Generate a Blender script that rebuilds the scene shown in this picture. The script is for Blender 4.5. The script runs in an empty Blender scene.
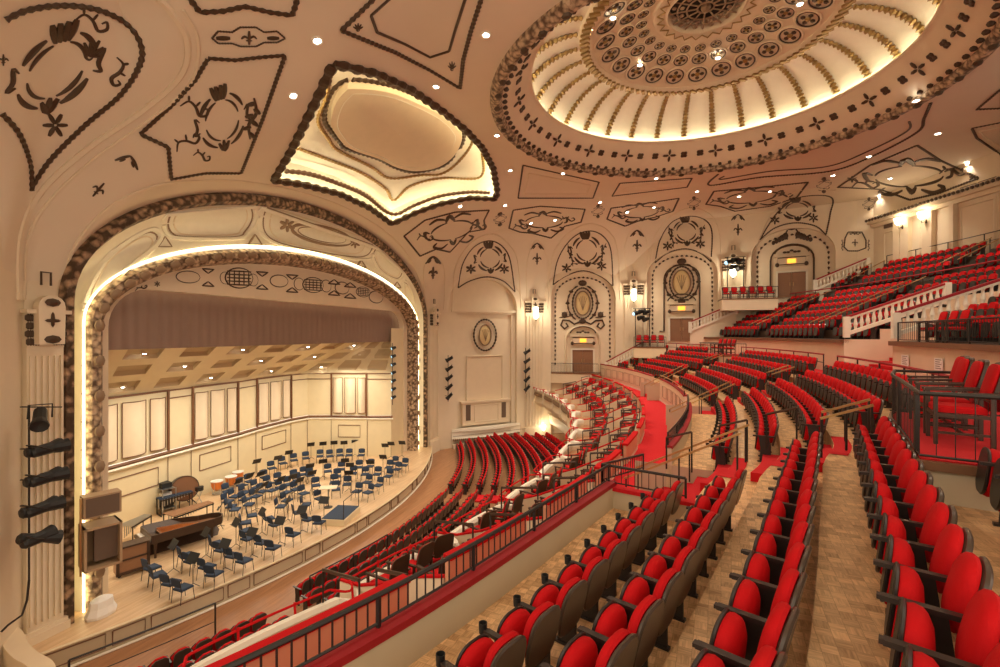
import bpy, bmesh, math, random
import numpy as np
from mathutils import Vector, Matrix
from mathutils.bvhtree import BVHTree
random.seed(7)
PI = math.pi
R_ = math.radians
C = bpy.context.scene.collection
SC = bpy.context.scene
# ------------------------------------------------------------------ camera, world, exposure
FPX = 472.0
TH = R_(18.2)
VF = Vector((-math.sin(TH), math.cos(TH), 0.0))      # view direction
VR = Vector((math.cos(TH), math.sin(TH), 0.0))       # to the right
cam_d = bpy.data.cameras.new('camera')
cam = bpy.data.objects.new('camera', cam_d)
C.objects.link(cam)
cam.location = (0, 0, 0)
cam.rotation_euler = (PI / 2, 0, TH)
cam_d.sensor_width = 36.0
cam_d.lens = FPX * 36.0 / 1000.0
cam_d.clip_start = 0.05
cam_d.clip_end = 300
SC.camera = cam
w = bpy.data.worlds.new('world')
SC.world = w
w.use_nodes = True
w.node_tree.nodes['Background'].inputs[0].default_value = (1.0, 0.84, 0.64, 1)
w.node_tree.nodes['Background'].inputs[1].default_value = 1.45
SC.view_settings.view_transform = 'Standard'
SC.view_settings.look = 'None'
SC.view_settings.exposure = 0.28
SC.view_settings.gamma = 1.0
SC.view_settings.use_curve_mapping = False
cy = SC.cycles
cy.use_denoising = True
cy.max_bounces = 6
cy.diffuse_bounces = 4
cy.glossy_bounces = 2
cy.transmission_bounces = 2
cy.caustics_reflective = False
cy.caustics_refractive = False
cy.sample_clamp_indirect = 6.0
WARM = (1.0, 0.84, 0.66)
YEL = (1.0, 0.80, 0.48)


def area_light(name, loc, target, size, power, color=WARM, size_y=None, spread=None):
    d = bpy.data.lights.new(name, 'AREA')
    d.energy = power
    d.color = color
    d.shape = 'RECTANGLE' if size_y else 'DISK'
    d.size = size
    if size_y:
        d.size_y = size_y
    if spread:
        d.spread = spread
    o = bpy.data.objects.new(name, d)
    C.objects.link(o)
    o.location = loc
    o.rotation_euler = (Vector(target) - Vector(loc)).to_track_quat('-Z', 'Y').to_euler()
    return o


def point_light(name, loc, power, color=WARM, radius=0.1):
    d = bpy.data.lights.new(name, 'POINT')
    d.energy = power
    d.color = color
    d.shadow_soft_size = radius
    o = bpy.data.objects.new(name, d)
    C.objects.link(o)
    o.location = loc
    return o


def spot_light(name, loc, target, power, color=WARM, angle=80, blend=0.6, radius=0.12):
    d = bpy.data.lights.new(name, 'SPOT')
    d.energy = power
    d.color = color
    d.spot_size = R_(angle)
    d.spot_blend = blend
    d.shadow_soft_size = radius
    o = bpy.data.objects.new(name, d)
    C.objects.link(o)
    o.location = loc
    o.rotation_euler = (Vector(target) - Vector(loc)).to_track_quat('-Z', 'Y').to_euler()
    return o


# house light falls from the dome's rim and from the stage's ceiling rig
YC = 22.9
DCX, DCY = 2.15, 22.9
area_light('stage_light', (-21.0, 18.0, -2.6), (-21.0, 18.0, -9), 3.0, 350, (1.0, 0.90, 0.72), 7.0)
area_light('stage_light', (-21.0, 26.5, -2.6), (-21.0, 26.5, -9), 3.0, 350, (1.0, 0.90, 0.72), 7.0)


# ------------------------------------------------------------------ geometry of the picture
def ray(px, py):
    return VF + VR * ((px - 500.0) / FPX) + Vector((0, 0, (333.5 - py) / FPX))


def on_z(px, py, z):
    d = ray(px, py)
    return d * (z / d.z)


def on_x(px, py, x):
    d = ray(px, py)
    return d * (x / d.x)


def catmull(pts, n=6, closed=False):
    P = [Vector(p) for p in pts]
    out = []
    m = len(P)
    segs = m if closed else m - 1
    for i in range(segs):
        if closed:
            a, b, c, d = P[(i - 1) % m], P[i], P[(i + 1) % m], P[(i + 2) % m]
        else:
            a, b, c, d = P[max(i - 1, 0)], P[i], P[i + 1], P[min(i + 2, m - 1)]
        for k in range(n):
            t = k / n
            out.append(0.5 * ((2 * b) + (-a + c) * t + (2 * a - 5 * b + 4 * c - d) * t * t
                              + (-a + 3 * b - 3 * c + d) * t ** 3))
    if not closed:
        out.append(P[-1])
    return out


def lin(pts, n=6, closed=False):
    P = [Vector(p) for p in pts]
    if closed:
        P = P + [P[0]]
    out = []
    for a, b in zip(P[:-1], P[1:]):
        for k in range(n):
            out.append(a.lerp(b, k / n))
    out.append(P[-1])
    return out


# ------------------------------------------------------------------ materials
MATS = {}


def mat(name, col, rough=0.6, metal=0.0, emit=None, estr=0.0, bump=None, spec=None, sheen=0.0):
    m = bpy.data.materials.new(name)
    m.use_nodes = True
    nt = m.node_tree
    b = nt.nodes['Principled BSDF']
    b.inputs['Base Color'].default_value = (*col, 1)
    b.inputs['Roughness'].default_value = rough
    b.inputs['Metallic'].default_value = metal
    if spec is not None:
        b.inputs['Specular IOR Level'].default_value = spec
    if sheen:
        b.inputs['Sheen Weight'].default_value = sheen
    if emit:
        b.inputs['Emission Color'].default_value = (*emit, 1)
        b.inputs['Emission Strength'].default_value = estr
    if bump:
        sc, st = bump
        tc = nt.nodes.new('ShaderNodeTexCoord')
        n = nt.nodes.new('ShaderNodeTexNoise')
        n.inputs['Scale'].default_value = sc
        n.inputs['Detail'].default_value = 4
        bp = nt.nodes.new('ShaderNodeBump')
        bp.inputs['Strength'].default_value = st
        bp.inputs['Distance'].default_value = 0.02
        nt.links.new(tc.outputs['Object'], n.inputs['Vector'])
        nt.links.new(n.outputs['Fac'], bp.inputs['Height'])
        nt.links.new(bp.outputs['Normal'], b.inputs['Normal'])
        # slight tone variation of the paint
        mx = nt.nodes.new('ShaderNodeMix')
        mx.data_type = 'RGBA'
        mx.inputs['A'].default_value = (*[c * 0.93 for c in col], 1)
        mx.inputs['B'].default_value = (*[min(1, c * 1.05) for c in col], 1)
        nt.links.new(n.outputs['Fac'], mx.inputs['Factor'])
        nt.links.new(mx.outputs['Result'], b.inputs['Base Color'])
    MATS[name] = m
    return m


mat('plaster', (0.81, 0.69, 0.51), 0.7, bump=(1.5, 0.05))
mat('plaster_pink', (0.80, 0.69, 0.53), 0.7, bump=(0.6, 0.05))
mat('cream', (0.80, 0.66, 0.47), 0.6, bump=(2, 0.04))
mat('white_paint', (0.86, 0.80, 0.66), 0.5, bump=(3, 0.04))
mat('bronze', (0.075, 0.045, 0.024), 0.45, 0.2, bump=(14, 0.5))
mat('gilt', (0.36, 0.23, 0.08), 0.4, 0.5, bump=(10, 0.5))
mat('antique', (0.30, 0.20, 0.12), 0.5, 0.1, bump=(8, 0.6))
mat('red_velvet', (0.54, 0.004, 0.007), 0.8, bump=(60, 0.12), spec=0.2)
mat('red_carpet', (0.58, 0.004, 0.010), 0.95, bump=(90, 0.3))
mat('red_paint', (0.34, 0.004, 0.010), 0.6, bump=(30, 0.1))
mat('seat_shell', (0.075, 0.052, 0.038), 0.3, bump=(30, 0.03))
mat('seat_dark', (0.024, 0.018, 0.015), 0.4)
mat('dark_wood', (0.055, 0.028, 0.016), 0.38, bump=(9, 0.05))
mat('arm_wood', (0.032, 0.022, 0.019), 0.3)
mat('iron', (0.035, 0.03, 0.027), 0.42, 0.4)
mat('black', (0.012, 0.012, 0.012), 0.5)
mat('brass', (0.62, 0.40, 0.17), 0.28, 0.8)
mat('wood_edge', (0.19, 0.082, 0.035), 0.4, bump=(12, 0.05))
mat('tan_wall', (0.60, 0.50, 0.34), 0.7, bump=(2, 0.05))
mat('salmon', (0.72, 0.40, 0.24), 0.6, bump=(2, 0.03))
mat('curtain', (0.30, 0.205, 0.16), 0.9, bump=(3, 0.1))
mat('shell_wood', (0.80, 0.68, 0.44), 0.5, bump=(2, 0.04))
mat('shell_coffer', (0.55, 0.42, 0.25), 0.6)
mat('blue_cloth', (0.025, 0.045, 0.085), 0.8, bump=(40, 0.2))
mat('copper', (0.75, 0.26, 0.07), 0.28, 0.8)
mat('drum_head', (0.82, 0.80, 0.74), 0.5)
mat('steel', (0.5, 0.5, 0.5), 0.3, 0.9)
mat('bulb', (1, 1, 1), 0.5, emit=(1.0, 0.93, 0.8), estr=18)
mat('strip', (1, 0.9, 0.6), 0.5, emit=(1.0, 0.80, 0.42), estr=6)
mat('recess_strip', (1, 0.9, 0.6), 0.5, emit=(1.0, 0.86, 0.55), estr=24)
mat('dome_strip', (1, 0.9, 0.6), 0.5, emit=(1.0, 0.88, 0.64), estr=15)
mat('sconce_glow', (1, 0.9, 0.7), 0.5, emit=(1.0, 0.85, 0.6), estr=7)
mat('exit_glow', (0.9, 0.4, 0.05), 0.5, emit=(1.0, 0.42, 0.04), estr=1.6)
mat('grille', (0.14, 0.09, 0.06), 0.7)
mat('speaker_tan', (0.42, 0.28, 0.16), 0.6, bump=(4, 0.03))
mat('door_wood', (0.30, 0.15, 0.075), 0.45, bump=(6, 0.04))
mat('paper', (0.86, 0.83, 0.78), 0.7)
mat('mother_of_pearl', (0.78, 0.62, 0.32), 0.35, bump=(6, 0.3))
mat('blue_lens', (0.3, 0.6, 0.8), 0.3, emit=(0.5, 0.8, 1.0), estr=1.2)


def wood_floor(name, c1, c2, sx, sy, rough=0.35, parquet=False, rot=0.0, polar=None):
    m = bpy.data.materials.new(name)
    m.use_nodes = True
    nt = m.node_tree
    b = nt.nodes['Principled BSDF']
    b.inputs['Roughness'].default_value = rough
    tc = nt.nodes.new('ShaderNodeTexCoord')
    mp = nt.nodes.new('ShaderNodeMapping')
    mp.inputs['Rotation'].default_value = (0, 0, rot)
    nt.links.new(tc.outputs['Object'], mp.inputs['Vector'])
    L = nt.links
    if parquet:
        # basket weave: a checker of square blocks, strips turned by 90 degrees in every other one
        ck = nt.nodes.new('ShaderNodeTexChecker')
        ck.inputs['Scale'].default_value = sx
        ck.inputs['Color1'].default_value = (0, 0, 0, 1)
        ck.inputs['Color2'].default_value = (1, 1, 1, 1)
        L.new(mp.outputs['Vector'], ck.inputs['Vector'])
        outs = []
        for k in range(2):
            mp2 = nt.nodes.new('ShaderNodeMapping')
            mp2.inputs['Scale'].default_value = (sy, sy * 0.12, 1) if k else (sy * 0.12, sy, 1)
            L.new(mp.outputs['Vector'], mp2.inputs['Vector'])
            n = nt.nodes.new('ShaderNodeTexNoise')
            n.inputs['Scale'].default_value = 1.0
            n.inputs['Detail'].default_value = 3
            L.new(mp2.outputs['Vector'], n.inputs['Vector'])
            outs.append(n)
        mx = nt.nodes.new('ShaderNodeMix')
        mx.data_type = 'FLOAT'
        L.new(ck.outputs['Fac'], mx.inputs['Factor'])
        L.new(outs[0].outputs['Fac'], mx.inputs['A'])
        L.new(outs[1].outputs['Fac'], mx.inputs['B'])
        # block tone
        br = nt.nodes.new('ShaderNodeTexBrick')
        br.offset = 0
        br.inputs['Scale'].default_value = sx
        br.inputs['Brick Width'].default_value = 1.0
        br.inputs['Row Height'].default_value = 1.0
        br.inputs['Mortar Size'].default_value = 0.012
        br.inputs['Color1'].default_value = (0.25, 0.25, 0.25, 1)
        br.inputs['Color2'].default_value = (0.8, 0.8, 0.8, 1)
        br.inputs['Mortar'].default_value = (0.0, 0.0, 0.0, 1)
        L.new(mp.outputs['Vector'], br.inputs['Vector'])
        ad = nt.nodes.new('ShaderNodeMath')
        ad.operation = 'MULTIPLY_ADD'
        L.new(br.outputs['Color'], ad.inputs[0])
        ad.inputs[1].default_value = 0.85
        L.new(mx.outputs['Result'], ad.inputs[2])
        fac = ad.outputs[0]
        lo, hi = 0.52, 1.30
    else:
        br = nt.nodes.new('ShaderNodeTexBrick')
        br.inputs['Scale'].default_value = 1.0
        br.inputs['Brick Width'].default_value = sx
        br.inputs['Row Height'].default_value = sy
        br.inputs['Mortar Size'].default_value = 0.006
        br.inputs['Color1'].default_value = (0.2, 0.2, 0.2, 1)
        br.inputs['Color2'].default_value = (0.8, 0.8, 0.8, 1)
        br.inputs['Mortar'].default_value = (0, 0, 0, 1)
        L.new(mp.outputs['Vector'], br.inputs['Vector'])
        n = nt.nodes.new('ShaderNodeTexNoise')
        n.inputs['Scale'].default_value = 3
        mp2 = nt.nodes.new('ShaderNodeMapping')
        mp2.inputs['Scale'].default_value = (0.3, 3, 1)
        L.new(mp.outputs['Vector'], mp2.inputs['Vector'])
        L.new(mp2.outputs['Vector'], n.inputs['Vector'])
        ad = nt.nodes.new('ShaderNodeMath')
        ad.operation = 'MULTIPLY_ADD'
        L.new(br.outputs['Color'], ad.inputs[0])
        ad.inputs[1].default_value = 0.4
        L.new(n.outputs['Fac'], ad.inputs[2])
        fac = ad.outputs[0]
        lo, hi = 0.3, 1.0
    mr = nt.nodes.new('ShaderNodeMapRange')
    mr.inputs['From Min'].default_value = lo
    mr.inputs['From Max'].default_value = hi
    L.new(fac, mr.inputs['Value'])
    cm = nt.nodes.new('ShaderNodeMix')
    cm.data_type = 'RGBA'
    cm.inputs['A'].default_value = (*c1, 1)
    cm.inputs['B'].default_value = (*c2, 1)
    L.new(mr.outputs['Result'], cm.inputs['Factor'])
    L.new(cm.outputs['Result'], b.inputs['Base Color'])
    MATS[name] = m
    return m


wood_floor('parquet', (0.40, 0.20, 0.08), (1.0, 0.66, 0.34), 9.0, 60, 0.32, True, 0.12)
wood_floor('stage_boards', (0.56, 0.36, 0.19), (0.78, 0.56, 0.34), 2.4, 0.09, 0.4, False, PI / 2)
wood_floor('hall_boards', (0.30, 0.135, 0.06), (0.46, 0.23, 0.11), 2.0, 0.08, 0.35, False, PI / 2)


def antique_band(name, ca, cb, scale, thr=0.5):
    m = mat(name, ca, 0.5, 0.1)
    nt = m.node_tree
    b = nt.nodes['Principled BSDF']
    tc = nt.nodes.new('ShaderNodeTexCoord')
    v = nt.nodes.new('ShaderNodeTexVoronoi')
    v.inputs['Scale'].default_value = scale
    v.feature = 'F1'
    n = nt.nodes.new('ShaderNodeTexNoise')
    n.inputs['Scale'].default_value = scale * 1.3
    n.inputs['Detail'].default_value = 3
    ad = nt.nodes.new('ShaderNodeMath')
    ad.operation = 'ADD'
    nt.links.new(tc.outputs['Object'], v.inputs['Vector'])
    nt.links.new(tc.outputs['Object'], n.inputs['Vector'])
    nt.links.new(v.outputs['Distance'], ad.inputs[0])
    nt.links.new(n.outputs['Fac'], ad.inputs[1])
    cr = nt.nodes.new('ShaderNodeMapRange')
    cr.inputs['From Min'].default_value = thr
    cr.inputs['From Max'].default_value = thr + 0.5
    nt.links.new(ad.outputs[0], cr.inputs['Value'])
    mx = nt.nodes.new('ShaderNodeMix')
    mx.data_type = 'RGBA'
    mx.inputs['A'].default_value = (*ca, 1)
    mx.inputs['B'].default_value = (*cb, 1)
    nt.links.new(cr.outputs['Result'], mx.inputs['Factor'])
    nt.links.new(mx.outputs['Result'], b.inputs['Base Color'])
    bp = nt.nodes.new('ShaderNodeBump')
    bp.inputs['Strength'].default_value = 0.8
    bp.inputs['Distance'].default_value = 0.06
    nt.links.new(ad.outputs[0], bp.inputs['Height'])
    nt.links.new(bp.outputs['Normal'], b.inputs['Normal'])
    return m


antique_band('foliage_dark', (0.50, 0.33, 0.20), (0.07, 0.04, 0.02), 4.0, 0.62)
antique_band('foliage_light', (0.62, 0.46, 0.30), (0.12, 0.07, 0.04), 5.0, 0.75)


# ------------------------------------------------------------------ mesh helpers
class MB:
    """collects shapes for ONE mesh object; the slots follow the order materials are first used"""

    def __init__(s):
        s.v, s.f, s.mi, s.mats, s.cur = [], [], [], [], 0

    def use(s, name):
        if name not in s.mats:
            s.mats.append(name)
        s.cur = s.mats.index(name)
        return s

    def add(s, vs, fs):
        o = len(s.v)
        s.v.extend([tuple(v) for v in vs])
        s.f.extend([tuple(i + o for i in f) for f in fs])
        s.mi.extend([s.cur] * len(fs))

    def box(s, lo, hi, M=None):
        x0, y0, z0 = lo
        x1, y1, z1 = hi
        vs = [Vector(p) for p in ((x0, y0, z0), (x1, y0, z0), (x1, y1, z0), (x0, y1, z0),
                                  (x0, y0, z1), (x1, y0, z1), (x1, y1, z1), (x0, y1, z1))]
        if M is not None:
            vs = [M @ v for v in vs]
        s.add(vs, [(0, 3, 2, 1), (4, 5, 6, 7), (0, 1, 5, 4), (1, 2, 6, 5), (2, 3, 7, 6), (3, 0, 4, 7)])
        return s

    def bar(s, a, b, w, h, up=Vector((0, 0, 1))):
        """rectangular bar from a to b"""
        a, b = Vector(a), Vector(b)
        d = (b - a).normalized()
        side = d.cross(Vector(up))
        if side.length < 1e-4:
            side = d.cross(Vector((1, 0, 0)))
        side.normalize()
        u = side.cross(d)
        vs = []
        for p in (a, b):
            for q, r in ((-1, -1), (1, -1), (1, 1), (-1, 1)):
                vs.append(p + side * (q * w / 2) + u * (r * h / 2))
        s.add(vs, [(3, 2, 1, 0), (4, 5, 6, 7), (0, 1, 5, 4), (1, 2, 6, 5), (2, 3, 7, 6), (3, 0, 4, 7)])
        return s

    def tube(s, path, rad, sides=6, closed=False, flat=1.0, nrm=None):
        """round tube along a path; rad a number or list; nrm a list of normals flattens it against a surface"""
        P = [Vector(p) for p in path]
        n = len(P)
        if n < 2:
            return s
        R = rad if isinstance(rad, (list, tuple)) else [rad] * n
        vs = []
        ref = None
        for i in range(n):
            if closed:
                t = P[(i + 1) % n] - P[(i - 1) % n]
            else:
                t = P[min(i + 1, n - 1)] - P[max(i - 1, 0)]
            if t.length < 1e-7:
                t = Vector((0, 0, 1))
            t.normalize()
            if nrm is not None:
                u = nrm[i] - t * nrm[i].dot(t)
            else:
                if ref is None:
                    ref = Vector((0, 0, 1)) if abs(t.z) < 0.9 else Vector((1, 0, 0))
                u = ref - t * ref.dot(t)
            if u.length < 1e-5:
                u = t.orthogonal()
            u.normalize()
            ref = u
            sd = t.cross(u)
            for k in range(sides):
                a = 2 * PI * k / sides
                vs.append(P[i] + sd * (math.cos(a) * R[i]) + u * (math.sin(a) * R[i] * flat))
        fs = []
        for i in range(n if closed else n - 1):
            j = (i + 1) % n
            for k in range(sides):
                l = (k + 1) % sides
                fs.append((i * sides + k, i * sides + l, j * sides + l, j * sides + k))
        if not closed:
            fs.append(tuple(range(sides))[::-1])
            fs.append(tuple((n - 1) * sides + k for k in range(sides)))
        s.add(vs, fs)
        return s

    def lathe(s, prof, seg=16, M=None, cap=True, ang=2 * PI, sy=1.0):
        full = ang >= 2 * PI - 1e-6
        vs = []
        m = len(prof)
        cnt = seg if full else seg + 1
        for k in range(cnt):
            a = ang * k / seg
            for r, z in prof:
                v = Vector((r * math.cos(a), r * math.sin(a) * sy, z))
                vs.append(M @ v if M is not None else v)
        fs = []
        for k in range(seg):
            l = (k + 1) % cnt
            for i in range(m - 1):
                fs.append((k * m + i, l * m + i, l * m + i + 1, k * m + i + 1))
        if cap and full:
            fs.append(tuple(k * m for k in range(seg))[::-1])
            fs.append(tuple(k * m + m - 1 for k in range(seg)))
        s.add(vs, fs)
        return s

    def prism(s, poly, h0, h1, M=None, inset=0.0):
        """polygon (x,y) extruded z h0..h1; inset chamfers the top"""
        n = len(poly)
        cx = sum(p[0] for p in poly) / n
        cy_ = sum(p[1] for p in poly) / n
        rings = [[(p[0], p[1], h0) for p in poly], [(p[0], p[1], h1 if not inset else h1 - (h1 - h0) * .3) for p in poly]]
        if inset:
            rings.append([(cx + (p[0] - cx) * (1 - inset), cy_ + (p[1] - cy_) * (1 - inset), h1) for p in poly])
        vs = [Vector(p) for r in rings for p in r]
        if M is not None:
            vs = [M @ v for v in vs]
        fs = [tuple(range(n))[::-1], tuple((len(rings) - 1) * n + k for k in range(n))]
        for r in range(len(rings) - 1):
            for k in range(n):
                l = (k + 1) % n
                fs.append((r * n + k, r * n + l, (r + 1) * n + l, (r + 1) * n + k))
        s.add(vs, fs)
        return s

    def grid(s, rows, closed=False):
        """rows: list of lists of points"""
        m = len(rows[0])
        vs = [p for r in rows for p in r]
        fs = []
        for i in range(len(rows) - 1):
            for k in range(m if closed else m - 1):
                l = (k + 1) % m
                fs.append((i * m + k, i * m + l, (i + 1) * m + l, (i + 1) * m + k))
        s.add(vs, fs)
        return s

    def ball(s, c, r, M=None, seg=8, rings=5, sc=(1, 1, 1)):
        prof = [(math.sin(PI * i / rings) * r, -math.cos(PI * i / rings) * r) for i in range(rings + 1)]
        prof[0] = (r * 0.02, -r)
        prof[-1] = (r * 0.02, r)
        T = Matrix.Translation(Vector(c)) @ Matrix.Diagonal((*sc, 1))
        if M is not None:
            T = M @ T
        return s.lathe(prof, seg, T)

    def build(s, name, parent=None, smooth=False, m=None):
        me = bpy.data.meshes.new(name)
        me.from_pydata(s.v, [], s.f)
        ml = [m] if m else (s.mats or ['plaster'])
        for k in ml:
            me.materials.append(MATS[k])
        if not m and len(s.mats) > 1:
            me.polygons.foreach_set('material_index', s.mi)
        if smooth:
            me.polygons.foreach_set('use_smooth', [True] * len(me.polygons))
            try:
                me.set_sharp_from_angle(angle=R_(40))
            except Exception:
                pass
        me.update()
        o = bpy.data.objects.new(name, me)
        C.objects.link(o)
        if parent is not None:
            o.parent = parent
            o.matrix_parent_inverse = parent.matrix_basis.inverted()
        return o


def tag(o, label=None, cat=None, group=None, kind=None):
    if label:
        o['label'] = label
    if cat:
        o['category'] = cat
    if group:
        o['group'] = group
    if kind:
        o['kind'] = kind
    return o


def thing(name, loc, label, cat, group=None, rz=0.0):
    o = bpy.data.objects.new(name, None)
    o.empty_display_size = 0.1
    C.objects.link(o)
    o.location = loc
    o.rotation_euler = (0, 0, rz)
    return tag(o, label, cat, group)


def lpart(mb, name, parent, smooth=False, m=None):
    """a part whose mesh is written in the thing's own coordinates"""
    o = mb.build(name, None, smooth, m)
    o.parent = parent
    return o


def struct(mb, name, smooth=False, m=None):
    o = mb.build(name, None, smooth, m)
    o['kind'] = 'structure'
    return o


def copy_tree(o, parent=None):
    c = o.copy()
    C.objects.link(c)
    c.parent = parent
    for ch in list(o.children):
        copy_tree(ch, c)
    return c


ORD = ['first', 'second', 'third', 'fourth', 'fifth', 'sixth', 'seventh', 'eighth', 'ninth', 'tenth', 'eleventh',
       'twelfth', 'thirteenth', 'fourteenth', 'fifteenth', 'sixteenth', 'seventeenth', 'eighteenth', 'nineteenth',
       'twentieth', 'twenty-first', 'twenty-second', 'twenty-third', 'twenty-fourth', 'twenty-fifth', 'twenty-sixth']
# ------------------------------------------------------------------ plan of the hall
CX, CYY = -45.5, 22.9            # centre of the seating arcs
FARP = [(-18.0, 36.8, 1.6), (-11.1, 44.0, 3.2), (-2.0, 47.0, 4.65), (6.6, 46.2, 6.4), (15.0, 43.8, 8.0), (15.9, 43.3, 8.7),
        (18.6, 34.1, 8.8), (20.0, 22.9, 8.8)]
BOUND = FARP + [(x, 2 * YC - y, z) for x, y, z in FARP[::-1][1:]]      # closed polygon, mirror side after
ZC = 10.4
# bays: half width, spring, apex, slope of the vault above them
BAYS = {0: (3.75, 2.6, 5.4, 1.0), 1: (3.75, 3.9, 6.3, 0.8), 2: (3.7, 5.8, 8.1, 0.40), 3: (3.6, 7.1, 9.2, 0.2)}


def smin(a, b, k):
    h = max(k - abs(a - b), 0.0) / k
    return min(a, b) - h * h * k * 0.25


def zceil(x, y):
    yraw = y
    y = YC + abs(y - YC)
    zl = -99

    def cove(z0, rc, d):
        u = 1 - min(d, rc) / rc
        return z0 + (ZC - z0) * math.sqrt(max(0, 1 - u * u))
    # proscenium line
    dp = abs(x + 18.0) if y <= 36.8 else math.hypot(x + 18.0, y - 36.8)
    zc = cove(1.6, 16.0, dp)
    for i in range(len(FARP) - 1):
        ax, ay, az = FARP[i]
        bx, by, bz = FARP[i + 1]
        L = math.hypot(bx - ax, by - ay)
        tx, ty = (bx - ax) / L, (by - ay) / L
        nx, ny = ty, -tx
        s = (x - ax) * tx + (y - ay) * ty
        d = (x - ax) * nx + (y - ay) * ny
        sc_ = min(max(s, 0), L)
        dd = math.hypot(x - ax - tx * sc_, y - ay - ty * sc_)
        z = cove(az + (bz - az) * sc_ / L, 9.0, dd)
        zc = smin(zc, z, 0.5)
        if i in BAYS:
            w_, zs, za, kl = BAYS[i]
            q = s - L / 2
            d = max(d, 0)
            if d < 5.5:
                we = w_ * math.sqrt(1 - (d / 5.5) ** 2)
                if abs(q) < we:
                    zl = max(zl, zs + (za - zs) * math.sqrt(1 - (q / we) ** 2) + kl * min(d, 3.2))
    d = max(0, x + 18.0)
    W = 12.6 + 0.9 * d
    dy_ = abs(yraw - 22.45 - .45 * min(1, d / 8))
    if dy_ < W:
        zp = 1.0 + (6.0 + 0.42 * d) * math.sqrt(1 - (dy_ / W) ** 2)
        zl = max(zl, zp)
    z = -smin(-zc, -zl, 0.35) if zl > -50 else zc
    return smin(ZC, z, 0.3)


COFFER_PX = [(333, 63), (375, 73), (410, 89), (440, 109), (465, 129), (482, 147), (493, 168), (497, 190), (496, 199),
             (470, 198), (440, 204), (415, 213), (392, 224), (370, 208), (340, 194), (305, 185), (273, 180),
             (290, 151), (305, 121), (320, 91)]


def to_px(p):
    dep = VF.dot(p)
    if dep < 0.01:
        return (-9999, -9999)
    return (500 + FPX * VR.dot(p) / dep, 333.5 - FPX * p[2] / dep)


def in_poly(x, y, poly):
    c = False
    n = len(poly)
    j = n - 1
    for i in range(n):
        xi, yi = poly[i][0], poly[i][1]
        xj, yj = poly[j][0], poly[j][1]
        if (yi > y) != (yj > y) and x < (xj - xi) * (y - yi) / (yj - yi) + xi:
            c = not c
        j = i
    return c


def ceiling_grid():
    pts = []
    n = len(BOUND)
    for i in range(n):
        a, b = BOUND[i], BOUND[(i + 1) % n]
        L = math.hypot(b[0] - a[0], b[1] - a[1])
        k = max(2, int(L / 0.2))
        for j in range(k):
            t = j / k
            pts.append((a[0] + (b[0] - a[0]) * t, a[1] + (b[1] - a[1]) * t))
    rows = []
    NT = 64
    for x, y in pts:
        ang = math.atan2(y - DCY, x - DCX)
        ex, ey = DCX + 9.55 * math.cos(ang), DCY + 9.55 * math.sin(ang)
        row = []
        for t in range(NT + 1):
            u = (t / NT) ** 1.25
            X, Y = x + (ex - x) * u, y + (ey - y) * u
            row.append((X, Y, zceil(X + 1e-6 * (DCX - X), Y + 1e-6 * (DCY - Y))))
        rows.append(row)
    return rows


rows = ceiling_grid()
ceil_v = [Vector(p) for r in rows for p in r]
m_ = len(rows[0])
ceil_all = []
for i in range(len(rows)):
    j = (i + 1) % len(rows)
    for k in range(m_ - 1):
        ceil_all.append((i * m_ + k, i * m_ + k + 1, j * m_ + k + 1, j * m_ + k))
BV_FULL = BVHTree.FromPolygons([v[:] for v in ceil_v], ceil_all)
ORI = Vector((0, 0, 0))


def cast(bvh, px, py):
    d = ray(px, py).normalized()
    h = bvh.ray_cast(ORI, d)
    if h[0] is None:
        return None, None
    nn = h[1]
    if nn.dot(d) > 0:
        nn = -nn
    return h[0], nn


coffer_pts = []
for p in lin([Vector((x, y, 0)) for x, y in COFFER_PX], 5, True)[:-1]:
    q, nn = cast(BV_FULL, p.x, p.y)
    coffer_pts.append(q)
cpoly = [(p.x, p.y) for p in coffer_pts]
ceil_in, ceil_out = [], []
for f in ceil_all:
    c = sum((ceil_v[i] for i in f), Vector()) / 4
    if c.x < -5 and in_poly(c.x, c.y, cpoly):
        ceil_in.append(f)
    else:
        ceil_out.append(f)
mb = MB()
mb.add(ceil_v, ceil_out)
struct(mb, 'ceiling', True, 'plaster_pink')
# the recess over the stage front: its floor-facing plate lies 1.1 m above the ceiling
UP = 1.1
mb = MB().use('white_paint')
used = sorted({i for f in ceil_in for i in f})
mp_ = {i: k for k, i in enumerate(used)}
mb.add([ceil_v[i] + Vector((0, 0, UP)) for i in used], [tuple(mp_[i] for i in f) for f in ceil_in])
n_ = len(coffer_pts)
cen = sum(coffer_pts, Vector()) / n_
cen_ = Vector((sum(p.x for p in coffer_pts) / n_, sum(p.y for p in coffer_pts) / n_, 0))


def outw(p, o, dz_):
    d = Vector((p.x - cen_.x, p.y - cen_.y, 0)).normalized()
    return p + d * o + Vector((0, 0, dz_))


cl_ = coffer_pts + coffer_pts[:1]


def onc(p, o, dz_):
    q = outw(p, o, 0)
    return Vector((q.x, q.y, max(zceil(q.x, q.y), p.z if False else -99) + dz_))


mb.grid([cl_, [onc(p, .2, .04) for p in cl_], [onc(p, .45, .04) for p in cl_], [outw(p, .5, .6) for p in cl_], [outw(p, .3, UP - .1) for p in cl_], [outw(p, -.3, UP + .1) for p in cl_]])
mbs = MB()
mbs.tube([onc(p, .3, .13) for p in cl_], .045, 5)
struct(mbs, 'trim_recess_strip', m='recess_strip')
coffer = struct(mb, 'ceiling_recess', True)
BV_COF = BVHTree.FromPolygons([(ceil_v[i] + Vector((0, 0, UP)))[:] for i in used], [tuple(mp_[i] for i in f) for f in ceil_in])

# ------------------------------------------------------------------ side walls with arched niches
WALLV, WALLF = [], []


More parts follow.
